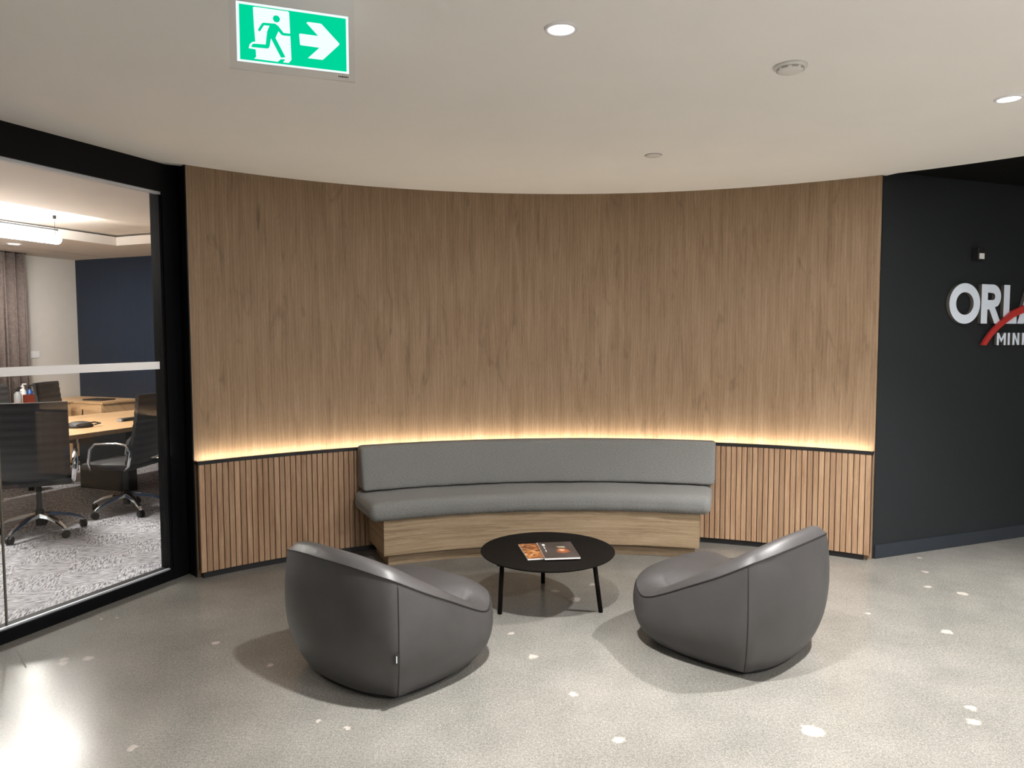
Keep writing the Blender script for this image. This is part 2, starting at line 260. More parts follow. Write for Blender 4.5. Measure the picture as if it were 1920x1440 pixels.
def mat_cover(name, kind):
    m, nt, b = new_mat(name); uv = N(nt, 'ShaderNodeUVMap')
    if kind == 0:      # warm brown and amber photo print, white band at the top right
        mp = N(nt, 'ShaderNodeMapping'); mp.inputs['Scale'].default_value = (5, 14, 1); mp.inputs['Rotation'].default_value = (0, 0, 0.5); LK(nt, uv.outputs[0], mp.inputs[0])
        n = N(nt, 'ShaderNodeTexNoise', i_Scale=1.0, i_Detail=3.0, i_Distortion=1.2); LK(nt, mp.outputs[0], n.inputs['Vector'])
        r = ramp(nt, [(0.35, (0.03, 0.012, 0.006)), (0.47, (0.30, 0.09, 0.02)), (0.58, (0.62, 0.27, 0.08)), (0.72, (0.85, 0.60, 0.38))]); LK(nt, n.outputs['Fac'], r.inputs['Fac'])
        sx = N(nt, 'ShaderNodeSeparateXYZ'); LK(nt, uv.outputs[0], sx.inputs[0])
        g1 = N(nt, 'ShaderNodeMath', operation='GREATER_THAN'); g1.inputs[1].default_value = 0.52; LK(nt, sx.outputs[0], g1.inputs[0])
        g2 = N(nt, 'ShaderNodeMath', operation='GREATER_THAN'); g2.inputs[1].default_value = 0.88; LK(nt, sx.outputs[1], g2.inputs[0])
        mm = N(nt, 'ShaderNodeMath', operation='MULTIPLY'); LK(nt, g1.outputs[0], mm.inputs[0]); LK(nt, g2.outputs[0], mm.inputs[1])
        mx = N(nt, 'ShaderNodeMixRGB'); mx.inputs[2].default_value = (0.75, 0.73, 0.70, 1); LK(nt, mm.outputs[0], mx.inputs[0]); LK(nt, r.outputs['Color'], mx.inputs[1])
        LK(nt, mx.outputs[0], b.inputs['Base Color'])
    else:
        n = N(nt, 'ShaderNodeTexNoise', i_Scale=2.0, i_Detail=2.0); LK(nt, uv.outputs[0], n.inputs['Vector'])
        r = ramp(nt, [(0.3, (0.035, 0.026, 0.022)), (0.7, (0.085, 0.070, 0.066))]); LK(nt, n.outputs['Fac'], r.inputs['Fac'])
        cur = r.outputs['Color']
        n2 = N(nt, 'ShaderNodeTexNoise', i_Scale=9.0, i_Detail=2.0); LK(nt, uv.outputs[0], n2.inputs['Vector'])
        def blob(cur, cx, cy, sx, sy, col, soft=0.25):
            sb = N(nt, 'ShaderNodeVectorMath', operation='SUBTRACT'); sb.inputs[1].default_value = (cx, cy, 0); LK(nt, uv.outputs[0], sb.inputs[0])
            dv = N(nt, 'ShaderNodeVectorMath', operation='DIVIDE'); dv.inputs[1].default_value = (sx, sy, 1); LK(nt, sb.outputs[0], dv.inputs[0])
            ln = N(nt, 'ShaderNodeVectorMath', operation='LENGTH'); LK(nt, dv.outputs[0], ln.inputs[0])
            ad = N(nt, 'ShaderNodeMath', operation='ADD'); LK(nt, ln.outputs['Value'], ad.inputs[0])
            k = N(nt, 'ShaderNodeMath', operation='MULTIPLY_ADD'); k.inputs[1].default_value = 1.2; k.inputs[2].default_value = -0.6; LK(nt, n2.outputs['Fac'], k.inputs[0]); LK(nt, k.outputs[0], ad.inputs[1])
            mr = N(nt, 'ShaderNodeMapRange'); mr.inputs['From Min'].default_value = 1 + soft; mr.inputs['From Max'].default_value = 1 - soft; LK(nt, ad.outputs[0], mr.inputs[0])
            mx = N(nt, 'ShaderNodeMixRGB'); mx.inputs[2].default_value = (*col, 1); LK(nt, mr.outputs[0], mx.inputs[0]); LK(nt, cur, mx.inputs[1]); return mx.outputs[0]
        cur = blob(cur, 0.62, 0.42, 0.17, 0.15, (0.34, 0.10, 0.035)); cur = blob(cur, 0.60, 0.47, 0.08, 0.06, (0.70, 0.36, 0.20)); cur = blob(cur, 0.62, 0.66, 0.12, 0.055, (0.42, 0.36, 0.26))
        LK(nt, cur, b.inputs['Base Color'])
    b.inputs['Roughness'].default_value = 0.3; return m
M['cover_amber'] = mat_cover('cover_amber', 0); M['cover_dark'] = mat_cover('cover_dark', 1)

# ------------------------------------------------------------------ mesh helpers
class MB:
    def __init__(self): self.v = []; self.f = []; self.uv = None
    def add(self, vs, fs):
        o = len(self.v); self.v += [tuple(p) for p in vs]; self.f += [tuple(i + o for i in f) for f in fs]; return self
    def box(self, x0, x1, y0, y1, z0, z1, M_=None):
        vs = [Vector((x, y, z)) for z in (z0, z1) for y in (y0, y1) for x in (x0, x1)]
        if M_ is not None: vs = [M_ @ p for p in vs]
        return self.add(vs, [(0, 2, 3, 1), (4, 5, 7, 6), (0, 1, 5, 4), (2, 6, 7, 3), (0, 4, 6, 2), (1, 3, 7, 5)])
    def tube(self, pts, r, n=10, sq=1.0, cap=True):
        pts = [Vector(p) for p in pts]; rings = []
        rr = r if hasattr(r, '__len__') else [r] * len(pts)
        prev = None
        for i, p in enumerate(pts):
            t = (pts[min(i + 1, len(pts) - 1)] - pts[max(i - 1, 0)]).normalized()
            a = Vector((0, 0, 1)) if abs(t.z) < 0.95 else Vector((1, 0, 0))
            if prev is not None: a = prev
            x = (a - t * a.dot(t)).normalized(); y = t.cross(x); prev = x
            rings.append([p + x * rr[i] * math.cos(2 * PI * k / n) + y * rr[i] * sq * math.sin(2 * PI * k / n) for k in range(n)])
        vs = [q for r_ in rings for q in r_]; fs = []
        for i in range(len(pts) - 1):
            for k in range(n): fs.append((i * n + k, i * n + (k + 1) % n, (i + 1) * n + (k + 1) % n, (i + 1) * n + k))
        if cap: fs += [tuple(range(n))[::-1], tuple((len(pts) - 1) * n + k for k in range(n))]
        return self.add(vs, fs)
    def lathe(self, prof, n=32, c=(0, 0, 0), axis='z', cap=True):
        vs = []; fs = []
        for (r, z) in prof:
            for k in range(n):
                a = 2 * PI * k / n; p = (r * math.cos(a), r * math.sin(a), z)
                if axis == 'x': p = (p[2], p[0], p[1])
                vs.append((p[0] + c[0], p[1] + c[1], p[2] + c[2]))
        m_ = len(prof)
        for i in range(m_ - 1):
            for k in range(n): fs.append((i * n + k, i * n + (k + 1) % n, (i + 1) * n + (k + 1) % n, (i + 1) * n + k))
        if cap and prof[0][0] > 1e-6: fs.append(tuple(range(n))[::-1])
        if cap and prof[-1][0] > 1e-6: fs.append(tuple((m_ - 1) * n + k for k in range(n)))
        return self.add(vs, fs)
    def prism(self, poly, z0, z1):
        n = len(poly); vs = [(x, y, z0) for x, y in poly] + [(x, y, z1) for x, y in poly]
        fs = [tuple(range(n))[::-1], tuple(range(n, 2 * n))] + [(i, (i + 1) % n, n + (i + 1) % n, n + i) for i in range(n)]
        return self.add(vs, fs)
    def mesh(self, name, mat, smooth=False, bevel=0.0, uvf=None, fix=True):
        me = bpy.data.meshes.new(name); me.from_pydata(self.v, [], self.f)
        if bevel or fix:
            bm = bmesh.new(); bm.from_mesh(me)
            if fix: bmesh.ops.recalc_face_normals(bm, faces=bm.faces)
            if bevel: bmesh.ops.bevel(bm, geom=bm.edges[:], offset=bevel, segments=2, affect='EDGES', profile=0.5, clamp_overlap=True)
            bm.to_mesh(me); bm.free()
        if uvf:
            ul = me.uv_layers.new(name='UVMap')
            for poly in me.polygons:
                for li in poly.loop_indices:
                    ul.data[li].uv = uvf(me.vertices[me.loops[li].vertex_index].co, poly.normal)
        me.materials.append(M[mat] if isinstance(mat, str) else mat)
        if smooth:
            for p in me.polygons: p.use_smooth = True
        me.update(); return me
    def build(self, name, mat, parent=None, smooth=False, bevel=0.0, uvf=None, fix=True):
        return link(name, self.mesh(name, mat, smooth, bevel, uvf, fix), parent)
def link(name, me, parent=None):
    o = bpy.data.objects.new(name, me); COL.objects.link(o)
    if parent is not None: o.parent = parent
    return o
def autosmooth(o, ang=35):
    me = o.data
    for p in me.polygons: p.use_smooth = True
    try: me.set_sharp_from_angle(angle=R(ang))
    except Exception: pass
    return o
def tag(o, label, cat, group=None):
    o['label'] = label; o['category'] = cat
    if group: o['group'] = group
    return o
def struct(o): o['kind'] = 'structure'; return o
def empty(name, loc=(0, 0, 0), rz=0.0):
    o = bpy.data.objects.new(name, None); COL.objects.link(o); o.location = loc; o.rotation_euler = (0, 0, rz); o.empty_display_size = 0.1; return o
def copy_tree(o, parent=None):
    c = o.copy(); COL.objects.link(c)
    if parent is not None: c.parent = parent
    for ch in list(o.children): copy_tree(ch, c)
    return c
def shape(name, loops, depth, mat, parent=None, mw=None, side=None):
    """flat outlines with holes, extruded to a solid"""
    cu = bpy.data.curves.new(name, 'CURVE'); cu.dimensions = '2D'; cu.fill_mode = 'BOTH'; cu.extrude = depth / 2
    for lp in loops:
        sp = cu.splines.new('POLY'); sp.points.add(len(lp) - 1)
        for p, q in zip(sp.points, lp): p.co = (q[0], q[1], 0, 1)
        sp.use_cyclic_u = True
    t = bpy.data.objects.new(name, cu); COL.objects.link(t)
    bpy.context.view_layer.update()
    me = bpy.data.meshes.new_from_object(t.evaluated_get(bpy.context.evaluated_depsgraph_get()))
    bpy.data.objects.remove(t); bpy.data.curves.remove(cu)
    me.name = name; me.materials.clear(); me.materials.append(M[mat])
    if side:
        me.materials.append(M[side])
        for p in me.polygons:
            if abs(p.normal.z) < 0.5: p.material_index = 1
    if mw is not None: me.transform(mw)
    return link(name, me, parent)

# ------------------------------------------------------------------ reference geometry of the place
CX, CY, RW = 0.459, 1.988, 3.817            # the lobby wall is an arc round this centre
ZC = 2.729
A0, A1 = 56.10, 132.46                      # its right and left end
def pol(r, deg): return Vector((CX + r * math.cos(R(deg)), CY + r * math.sin(R(deg)), 0))
def arc_solid(r0, r1, a0, a1, z0, z1, n=96):
    b = MB(); vs = []; fs = []
    for i in range(n + 1):
        a = a0 + (a1 - a0) * i / n
        for (r, z) in ((r0, z0), (r1, z0), (r1, z1), (r0, z1)):
            p = pol(r, a); vs.append((p.x, p.y, z))
    for i in range(n):
        for k in range(4): fs.append((i * 4 + k, i * 4 + (k + 1) % 4, i * 4 + 4 + (k + 1) % 4, i * 4 + 4 + k))
    fs += [(0, 1, 2, 3), (n * 4 + 3, n * 4 + 2, n * 4 + 1, n * 4)]
    return b.add(vs, fs)
def uv_arc(r):
    return lambda co, n: (math.atan2(co.y - CY, co.x - CX) * r, co.z)
def uv_arc_h(r):
    return lambda co, n: (co.z + (0.5 if abs(n.z) > .5 else 0) * math.hypot(co.x - CX, co.y - CY), math.atan2(co.y - CY, co.x - CX) * r)

PX, PY = -2.245, 4.787                      # corner where the glass partition meets the curved wall
UX, UY = 0.37795, 0.92583
def uvp(u, v, z=0.0): return Vector((PX + u * UX - v * UY, PY + u * UY + v * UX, z))
RM = Matrix(((UX, -UY, 0, PX), (UY, UX, 0, PY), (0, 0, 1, 0), (0, 0, 0, 1)))   # room frame: x = u along the glass, y = v into the room
ROOM_RZ = math.atan2(UY, UX)

# ------------------------------------------------------------------ structure: lobby
floor_o = struct(MB().box(-9, 8, -7, 12, -0.1, 0).build('floor', 'concrete'))
jd = Vector((0.244, -0.267, 0)).normalized()
JM = Matrix(((jd.x, -jd.y, 0, -2.66), (jd.y, jd.x, 0, 3.769), (0, 0, 1, 0), (0, 0, 0, 1)))
MB().box(0.0, 0.42, -0.003, 0.003, -0.001, 0.0004, JM).build('saw_cut_joint', 'joint_grey', floor_o)

wall_back = struct(arc_solid(RW, RW + 0.12, A0, A1, 0, ZC).build('wall_back', 'oak_panel', uvf=uv_arc(RW)))
autosmooth(wall_back)
LED_Z = 0.793
arc_solid(RW - 0.001, RW + 0.125, A1 + 0.002, A1 + 0.12, 0, ZC - 0.001, 2).build('end_cover', 'black_metal', wall_back)
arc_solid(RW - 0.045, RW - 0.001, A0 + .15, A1 - .15, 0.05, 0.768).build('backing_panel', 'slat_backing', wall_back)
arc_solid(RW - 0.050, RW - 0.002, A0 + .75, A1 - .35, 0, 0.05).build('plinth', 'black_trim', wall_back)
# cap rail with an upstand that hides the light strip
led = MB(); vs = []; fs = []; n = 120
prof = [(RW - 0.001, 0.768), (RW - 0.069, 0.768), (RW - 0.069, LED_Z), (RW - 0.063, LED_Z), (RW - 0.063, 0.774), (RW - 0.001, 0.774)]
for i in range(n + 1):
    a = A0 + 0.02 + (A1 - A0 - .04) * i / n
    for r, z in prof: p = pol(r, a); vs.append((p.x, p.y, z))
k = len(prof)
for i in range(n):
    for j in range(k): fs.append((i * k + j, i * k + (j + 1) % k, (i + 1) * k + (j + 1) % k, (i + 1) * k + j))
fs += [tuple(range(k)), tuple(n * k + j for j in range(k))[::-1]]
led.add(vs, fs).build('cap_rail', 'black_trim', wall_back)
for a in (A0 + 0.06, A1 - 0.06):
    arc_solid(RW - 0.063, RW - 0.001, a - 0.04, a + 0.04, 0.774, LED_Z - 0.004, 2).build('rail_end_cap', 'black_trim', wall_back)
tag(arc_solid(RW - 0.052, RW - 0.030, A0 + .25, A1 - .25, 0.7745, 0.778).build('led_strip', 'led'), 'warm glowing light strip along the black rail of the curved oak wall', 'light strip')

# vertical oak slats under the rail
PITCH = 0.0388; SW = 0.0338
def slat_mesh():
    b = MB().box(-SW / 2, SW / 2, -0.0105, 0.0105, 0.042, 0.768)
    return b.mesh('slat', 'oak_slat', bevel=0.0015, uvf=lambda co, nn: (co.x + co.y, co.z))
sm = slat_mesh()
rs = RW - 0.0555; da = math.degrees(PITCH / rs)
def slats(a_from, a_to, step):
    a = a_from
    while (a - a_to) * (1 if step > 0 else -1) < 0:
        o = link('slat', sm, wall_back); p = pol(rs, a); o.location = p; o.rotation_euler = (0, 0, R(a - 90)); a += step
slats(A1 - 0.36, 113.2, -da)
slats(A0 + 0.42, 75.6, da)

# ceiling of the lobby: pale slab with a round edge
poly = []
for i in range(81):
    a = 0 + (A1 - 0) * i / 80
    r = RW + (0.06 if a > A0 else 0.0)
    poly.append(tuple(pol(r, a).xy))
poly += [tuple(uvp(0.0, 0.0).xy), tuple(uvp(-6, 0.0).xy), (uvp(-6, 0).x, -6), (pol(RW, 0).x, -6)]
struct(MB().prism(poly, ZC, ZC + 0.026).build('ceiling', 'ceiling_white'))
struct(MB().box(2.0, 7.3, -6.2, 8.0, 2.757, 2.86).build('ceiling_black', 'black_ceiling'))

# dark wall with the logo
bx, by = 2.624, 5.181; bdx, bdy = 0.9326, 0.3610
BM = Matrix(((bdx, -bdy, 0, bx), (bdy, bdx, 0, by), (0, 0, 1, 0), (0, 0, 0, 1)))     # x along the wall, -y into the lobby
w = MB().box(-0.02, 4.75, 0, 0.12, 0, 2.80, BM).build('wall_logo', 'navy_wall'); struct(w)
struct(MB().box(-0.01, 4.75, -0.012, 0.0, 0, 0.098, BM).build('baseboard_logo', 'navy_skirting', bevel=0.001))
# rest of the lobby shell, round and behind the viewer
struct(MB().box(6.95, 7.1, -6.1, 7.1, 0, 2.80).build('wall_right', 'rear_wall'))
struct(MB().box(-4.6, 7.1, -6.15, -6.0, 0, 2.80).build('wall_rear', 'rear_wall'))
struct(MB().box(-4.65, -4.51, -6.1, -0.6, 0, 2.80).build('wall_side_rear', 'rear_wall'))

# ------------------------------------------------------------------ glass partition (wall_left)
GV = 0.045
wall_left = struct(MB().box(-6, 0.25, 0.0, 0.11, 2.548, ZC + .02, RM).build('wall_left', 'black_metal'))
MB().box(-0.028, 0.25, 0.0, 0.11, 0, 2.548, RM).build('post', 'black_metal', wall_left)
MB().box(-6, -0.028, 0.0, 0.11, 0.0, 0.070, RM).build('bottom_rail', 'black_metal', wall_left, bevel=0.002)
MB().box(-6, -0.028, 0.012, 0.03, 2.530, 2.5478, RM).build('glazing_bead', 'brushed', wall_left)
MB().box(-0.046, -0.0282, 0.012, 0.03, 0.0705, 2.530, RM).build('glazing_bead', 'black_metal', wall_left)
MB().box(-6, -0.046, 0.012, 0.03, 0.0702, 0.080, RM).build('glazing_bead', 'brushed', wall_left)
seams = [-0.0285, -1.088, -2.3, -3.5, -4.7, -5.95]
for i in range(5):
    g = MB().box(seams[i + 1] + 0.004, seams[i] - (0.004 if i else 0), GV, GV + 0.01, 0.071, 2.547, RM).build('glass_pane', 'glass', wall_left)
    MB().box(seams[i + 1] + 0.004, seams[i] - (0.004 if i else 0.02), GV - 0.0012, GV - 0.0003, 1.404, 1.453, RM).build('frosted_stripe', 'frost', g)
for s in seams[1:-1]:
    MB().box(s - 0.004, s + 0.004, GV - 0.001, GV + 0.011, 0.075, 2.547, RM).build('silicone_joint', 'letter_side', wall_left)

# ------------------------------------------------------------------ meeting room shell behind the glass
UE, VE = 3.60, 5.63
struct(MB().box(-6, UE, 0.111, VE, 0.0005, 0.008, RM).build('floor_carpet', 'carpet'))
struct(MB().box(UE, UE + .12, -.3, VE + .12, 0, 2.85, RM).build('wall_blue', 'blue_wall'))
struct(MB().box(-6, UE, VE, VE + .12, 0, 2.85, RM).build('wall_grey', 'grey_wall'))
struct(MB().box(-6.12, -6, 0.0, VE + .12, 0, 2.85, RM).build('wall_near', 'grey_wall'))
struct(MB().box(0.25, UE, 0.0, 0.11, 0, 2.85, RM).build('wall_partition', 'blue_wall'))
T = dict(u0=-3.6, u1=2.68, v0=2.12, v1=3.70)
rc = MB()
rc.box(-6, UE, 0.11, T['v0'], 2.70, 2.80, RM).box(-6, UE, T['v1'], VE, 2.70, 2.80, RM)
rc.box(-6, T['u0'], T['v0'], T['v1'], 2.70, 2.80, RM).box(T['u1'], UE, T['v0'], T['v1'], 2.70, 2.80, RM)
rcm = struct(rc.build('ceiling_soffit', 'room_ceiling'))
struct(MB().box(-6, UE, 0.11, VE, 2.822, 2.86, RM).build('ceiling_tray', 'room_ceiling'))
for k_ in range(5):   # joints between the tray boards
    uu = 1.35 - k_ * 1.2
    MB().box(uu, uu + 0.006, T['v0'], T['v1'], 2.8205, 2.8215, RM).build('board_joint', 'detector_gap', rcm)
MB().box(-6, UE, 4.885, 4.893, 2.6985, 2.6998, RM).build('board_joint', 'detector_gap', rcm)

# ------------------------------------------------------------------ ceiling fittings in the lobby
def downlight(x, y, z, r, label, w, beam=0, col=WARM, spread=120):
    t = empty('downlight', (x, y, z)); tag(t, label, 'downlight', 'recessed downlights in the lobby ceiling' if z > 2.71 else None)
    MB().lathe([(r * 0.86, -0.004), (r * 0.90, -0.008), (r * 1.08, -0.006), (r * 1.12, 0.0)], 40, cap=False).build('trim_ring', 'white_trim', t, smooth=True)
    MB().lathe([(r * 0.90, -0.0035), (r * 0.90, -0.0005)], 40).build('lens', 'downlight_lens', t)
    ld = bpy.data.lights.new('downlight_lamp', 'AREA'); ld.shape = 'DISK'; ld.size = 2 * r * 0.85; ld.energy = w; ld.color = col
    lo = bpy.data.objects.new('downlight_lamp', ld); COL.objects.link(lo); lo.parent = t; lo.location = (0, 0, -0.0095)
    if beam:
        ld = bpy.data.lights.new('downlight_beam', 'SPOT'); ld.energy = beam; ld.color = col; ld.spot_size = R(spread); ld.spot_blend = 1.0; ld.shadow_soft_size = 0.05
        lo = bpy.data.objects.new('downlight_beam', ld); COL.objects.link(lo); lo.parent = t; lo.location = (0, 0, -0.062)
    return t
DL = ['lit round downlight in the pale ceiling nearest the exit sign', 'lit round downlight in the pale ceiling at the right edge above the logo',
      'added unseen downlight overhead right of the viewer for bounce light', 'added unseen downlight overhead close to the viewer for bounce light', 'added unseen downlight behind the viewer on the right for bounce light', 'added unseen downlight in the black ceiling to light the right side']  # downlights named here are out of view, added to light the lobby
for (x, y, z, w_, b_, s_), l in zip(DOWN, DL): downlight(x, y, z, 0.056, l, w_, b_, WARM, s_)
downlight(*uvp(2.09, 4.62).xy, 2.70, 0.07, 'lit downlight in the soffit beside the meeting room curtain', 18, 0, (1, .93, .86))

t = tag(empty('smoke_detector', (1.165, 3.112, ZC)), 'round white smoke detector between the two downlights on the pale ceiling', 'smoke detector')
MB().lathe([(0.068, 0.0), (0.068, -0.007), (0.062, -0.010), (0.058, -0.011)], 40).build('base', 'detector_white', t, smooth=True)
MB().lathe([(0.054, -0.0112), (0.053, -0.016), (0.049, -0.022), (0.030, -0.026), (0.0, -0.027)], 40).build('cover', 'detector_white', t, smooth=True)
for k_ in range(8):
    a = k_ * PI / 4; mt = Matrix.Rotation(a, 4, 'Z')
    MB().box(0.046, 0.0545, -0.012, 0.012, -0.019, -0.0135, mt).build('vent_slot', 'detector_slot', t)
t = tag(empty('ceiling_cover', (0.88, 4.591, ZC)), 'small flat round cover plate on the pale ceiling near the oak wall', 'cover plate')
MB().lathe([(0.050, 0.0), (0.050, -0.004), (0.046, -0.007), (0.0, -0.008)], 36).build('plate', 'detector_white', t, smooth=True)
MB().lathe([(0.054, -0.0001), (0.054, -0.0012)], 36).build('shadow_ring', 'detector_gap', t)

# exit sign -----------------------------------------------------------------
sdir = Vector((0.940, 0.341, 0)).normalized(); sn = Vector((sdir.y, -sdir.x, 0))       # sn looks to the viewer
SZT = 2.652; SW_, SH_ = 0.345, 0.183
so = Vector((-0.858, 2.338, SZT))
sign = tag(empty('exit_sign', (so.x, so.y, ZC)), 'glowing green exit sign with running figure and arrow hanging from the ceiling', 'exit sign')
SM = Matrix(((sdir.x, 0, sn.x, 0), (sdir.y, 0, sn.y, 0), (0, 1, 0, SZT - ZC), (0, 0, 0, 1)))   # x along, y up, z to viewer
def sg(px, py):
    a = (px - 275) / 1230; b_ = (py - (5 + .146 * (px - 270))) / (663 - .0185 * (px - 270)); return (a * SW_, -b_ * SH_)
def srect(x0, x1, y0, y1): return [(x0, y0), (x1, y0), (x1, y1), (x0, y1)]
def off(z): return SM @ Matrix.Translation((0, 0, z))
shape('acrylic_panel', [srect(-0.022, SW_ + 0.020, -SH_ - 0.024, 0.078)], 0.006, 'acrylic', sign, off(-0.004))
shape('sign_face', [srect(0, SW_, -SH_, 0)], 0.0015, 'white_face', sign, off(0.0))
shape('green_field', [srect(0.009, SW_ - 0.008, -SH_ + 0.006, -0.008)], 0.001, 'sign_green', sign, off(0.0013))
door = [(455, 82), (470, 76), (830, 127), (843, 140), (858, 662), (828, 698), (765, 690), (790, 658), (742, 655), (708, 684), (455, 648), (478, 628), (473, 545), (400, 532), (412, 488), (440, 464), (472, 460), (462, 300)]
shape('door_pictogram', [[sg(*p) for p in door]], 0.0008, 'white_face', sign, off(0.0022))
arrow = [(1030, 252), (1050, 243), (1185, 262), (1200, 268), (1396, 484), (1396, 500), (1212, 662), (1195, 665), (1040, 645), (1172, 530), (962, 500), (955, 490), (948, 378), (962, 372), (1160, 400)]
shape('arrow_pictogram', [[sg(*p) for p in arrow]], 0.0008, 'white_face', sign, off(0.0022))
def stroke(pts, w_):
    ps = [Vector(sg(*p)) for p in pts]; L_, R_ = [], []
    for i, p in enumerate(ps):
        d = (ps[min(i + 1, len(ps) - 1)] - ps[max(i - 1, 0)]).normalized(); nrm = Vector((-d.y, d.x)) * w_ / 2
        L_.append(tuple(p + nrm)); R_.append(tuple(p - nrm))
    return L_ + R_[::-1]
fig = [(503, 328), (545, 262), (560, 252), (690, 264), (722, 290), (778, 366), (850, 374), (850, 400), (775, 394), (752, 384), (722, 346), (700, 396), (688, 420), (792, 634), (745, 640), (640, 425), (622, 520), (605, 538), (428, 520), (436, 492), (455, 484), (582, 494), (600, 350), (628, 286), (568, 280), (528, 342), (515, 350)]
shape('running_figure', [[sg(*p) for p in fig]], 0.0007, 'sign_green', sign, off(0.0030))
hc = sg(703, 210)
shape('figure_head', [[(hc[0] + 0.0106 * math.cos(2 * PI * i / 24), hc[1] + 0.0106 * math.sin(2 * PI * i / 24)) for i in range(24)]], 0.0007, 'sign_green', sign, off(0.0030))
for i, (a, b_) in enumerate([(0, 4), (5, 4), (10, 6), (17, 4), (22, 5), (28, 4)]):
    x0 = SW_ - 0.034 + a / 1000; shape('maker_mark', [srect(x0, x0 + b_ / 1000 - .0008, -SH_ - 0.0135, -SH_ - 0.0085)], 0.0006, 'black_plastic', sign, off(-0.0005))
shape('ceiling_mount', [srect(-0.03, SW_ + 0.03, 0.0735, 0.0765)], 0.03, 'white_trim', sign, off(-0.004))

# ------------------------------------------------------------------ logo sign and sensor on the dark wall
def rowm(x, z, y=-0.055): return BM @ Matrix(((1, 0, 0, x), (0, 0, -1, y), (0, 1, 0, z), (0, 0, 0, 1)))
logo = tag(empty('logo_sign', BM @ Vector((0.65, 0, 1.5))), 'raised silver ORLA MINING letters with a red arc on the dark wall', 'wall sign')
logo.matrix_world = Matrix.Translation(BM @ Vector((0.65, 0, 1.5)))
inv = Matrix.Translation(-(BM @ Vector((0.65, 0, 1.5))))
def ell(cx, cy, rx, ry, n=40): return [(cx + rx * math.cos(2 * PI * i / n), cy + ry * math.sin(2 * PI * i / n)) for i in range(n)]
def arcp(cx, cy, rx, ry, a0, a1, n=12): return [(cx + rx * math.cos(R(a0 + (a1 - a0) * i / n)), cy + ry * math.sin(R(a0 + (a1 - a0) * i / n))) for i in range(n + 1)]
def letter(ch, x, z, h, w_, t_, d=0.026):
    if ch == 'O': L_ = [ell(w_ / 2, h / 2, w_ / 2, h / 2 * 1.02), ell(w_ / 2, h / 2, w_ / 2 - t_, h / 2 * 1.02 - t_ * .95)]
    elif ch == 'R':
        rr = h * 0.31; cy = h - rr
        L_ = [[(0, 0), (t_, 0), (t_, h * .36), (w_ * .42, h * .36), (w_ * .70, 0), (w_ * 1.04, 0), (w_ * .70, h * .42)] + arcp(w_ - rr, cy, rr, rr, -50, 90) + [(0, h)],
              [(t_, h - t_ * .9)] + arcp(w_ - rr, cy, rr - t_ * .95, rr - t_ * .95, 90, -90) + [(t_, h - 2 * rr + t_ * .95)]]
    elif ch == 'L': L_ = [[(0, 0), (w_, 0), (w_, t_ * .95), (t_, t_ * .95), (t_, h), (0, h)]]
    elif ch == 'A': L_ = [[(0, 0), (t_ * 1.1, 0), (w_ * .30, h * .22), (w_ * .70, h * .22), (w_ - t_ * 1.1, 0), (w_, 0), (w_ / 2 + t_ * .6, h), (w_ / 2 - t_ * .6, h)], [(w_ * .38, h * .40), (w_ / 2, h * .74), (w_ * .62, h * .40)]]
    elif ch == 'M': L_ = [[(0, 0), (t_, 0), (t_, h * .62), (w_ / 2, h * .22), (w_ - t_, h * .62), (w_ - t_, 0), (w_, 0), (w_, h), (w_ - t_, h), (w_ / 2, h * .52), (t_, h), (0, h)]]
    elif ch == 'I': L_ = [[(0, 0), (t_, 0), (t_, h), (0, h)]]
    elif ch == 'N': L_ = [[(0, 0), (t_, 0), (t_, h * .62), (w_ - t_, 0), (w_, 0), (w_, h), (w_ - t_, h), (w_ - t_, h * .38), (t_, h), (0, h)]]
    elif ch == 'G': L_ = [arcp(w_ / 2, h / 2, w_ / 2, h / 2, 45, 360, 24) + [(w_ * .55, h / 2), (w_ * .55, h * .36), (w_ - t_ * 1.2, h * .36)] + arcp(w_ / 2, h / 2, w_ / 2 - t_, h / 2 - t_, 330, 45, 20)]
    o = shape('letter', L_, d, 'letter_face', logo, inv @ rowm(x, z, -0.032 + d / 2), side='letter_side')
    return o
BIGZ, BIGH = 1.700, 0.295
letter('O', 0.624, BIGZ, BIGH, 0.324, 0.070); letter('R', 0.960, BIGZ, BIGH, 0.212, 0.068); letter('L', 1.203, BIGZ, BIGH, 0.152, 0.066)
letter('A', 1.362, BIGZ, BIGH, 0.31, 0.068)
x = 1.143
for ch, w_ in zip('MINING', (0.100, 0.024, 0.077, 0.024, 0.077, 0.092)): letter(ch, x, 1.536, 0.094, w_, 0.023, 0.022); x += w_ + (0.021 if ch == 'M' else 0.030)
outer = [(0.958, 1.538), (1.000, 1.591), (1.044, 1.638), (1.100, 1.682), (1.162, 1.723), (1.276, 1.797), (1.406, 1.842), (1.52, 1.857), (1.64, 1.845)]
inner = [(1.001, 1.536), (1.044, 1.584), (1.091, 1.626), (1.140, 1.663), (1.193, 1.695), (1.291, 1.748), (1.409, 1.786), (1.52, 1.815), (1.64, 1.832)]
shape('red_arc', [outer + inner[::-1]], 0.020, 'red_paint', logo, inv @ rowm(0, 0, -0.044))
sen = tag(empty('wall_sensor', BM @ Vector((0.91, 0, 2.22))), 'small black wall sensor with a white lens above the silver logo', 'sensor')
si = Matrix.Translation(-(BM @ Vector((0.91, 0, 2.22))))
MB().box(0.872, 0.938, -0.06, -0.0005, 2.172, 2.258, si @ BM).build('body', 'black_plastic', sen, bevel=0.004)
MB().box(0.880, 0.932, -0.064, -0.0602, 2.177, 2.219, si @ BM).build('lens', 'lens_white', sen, bevel=0.0012)

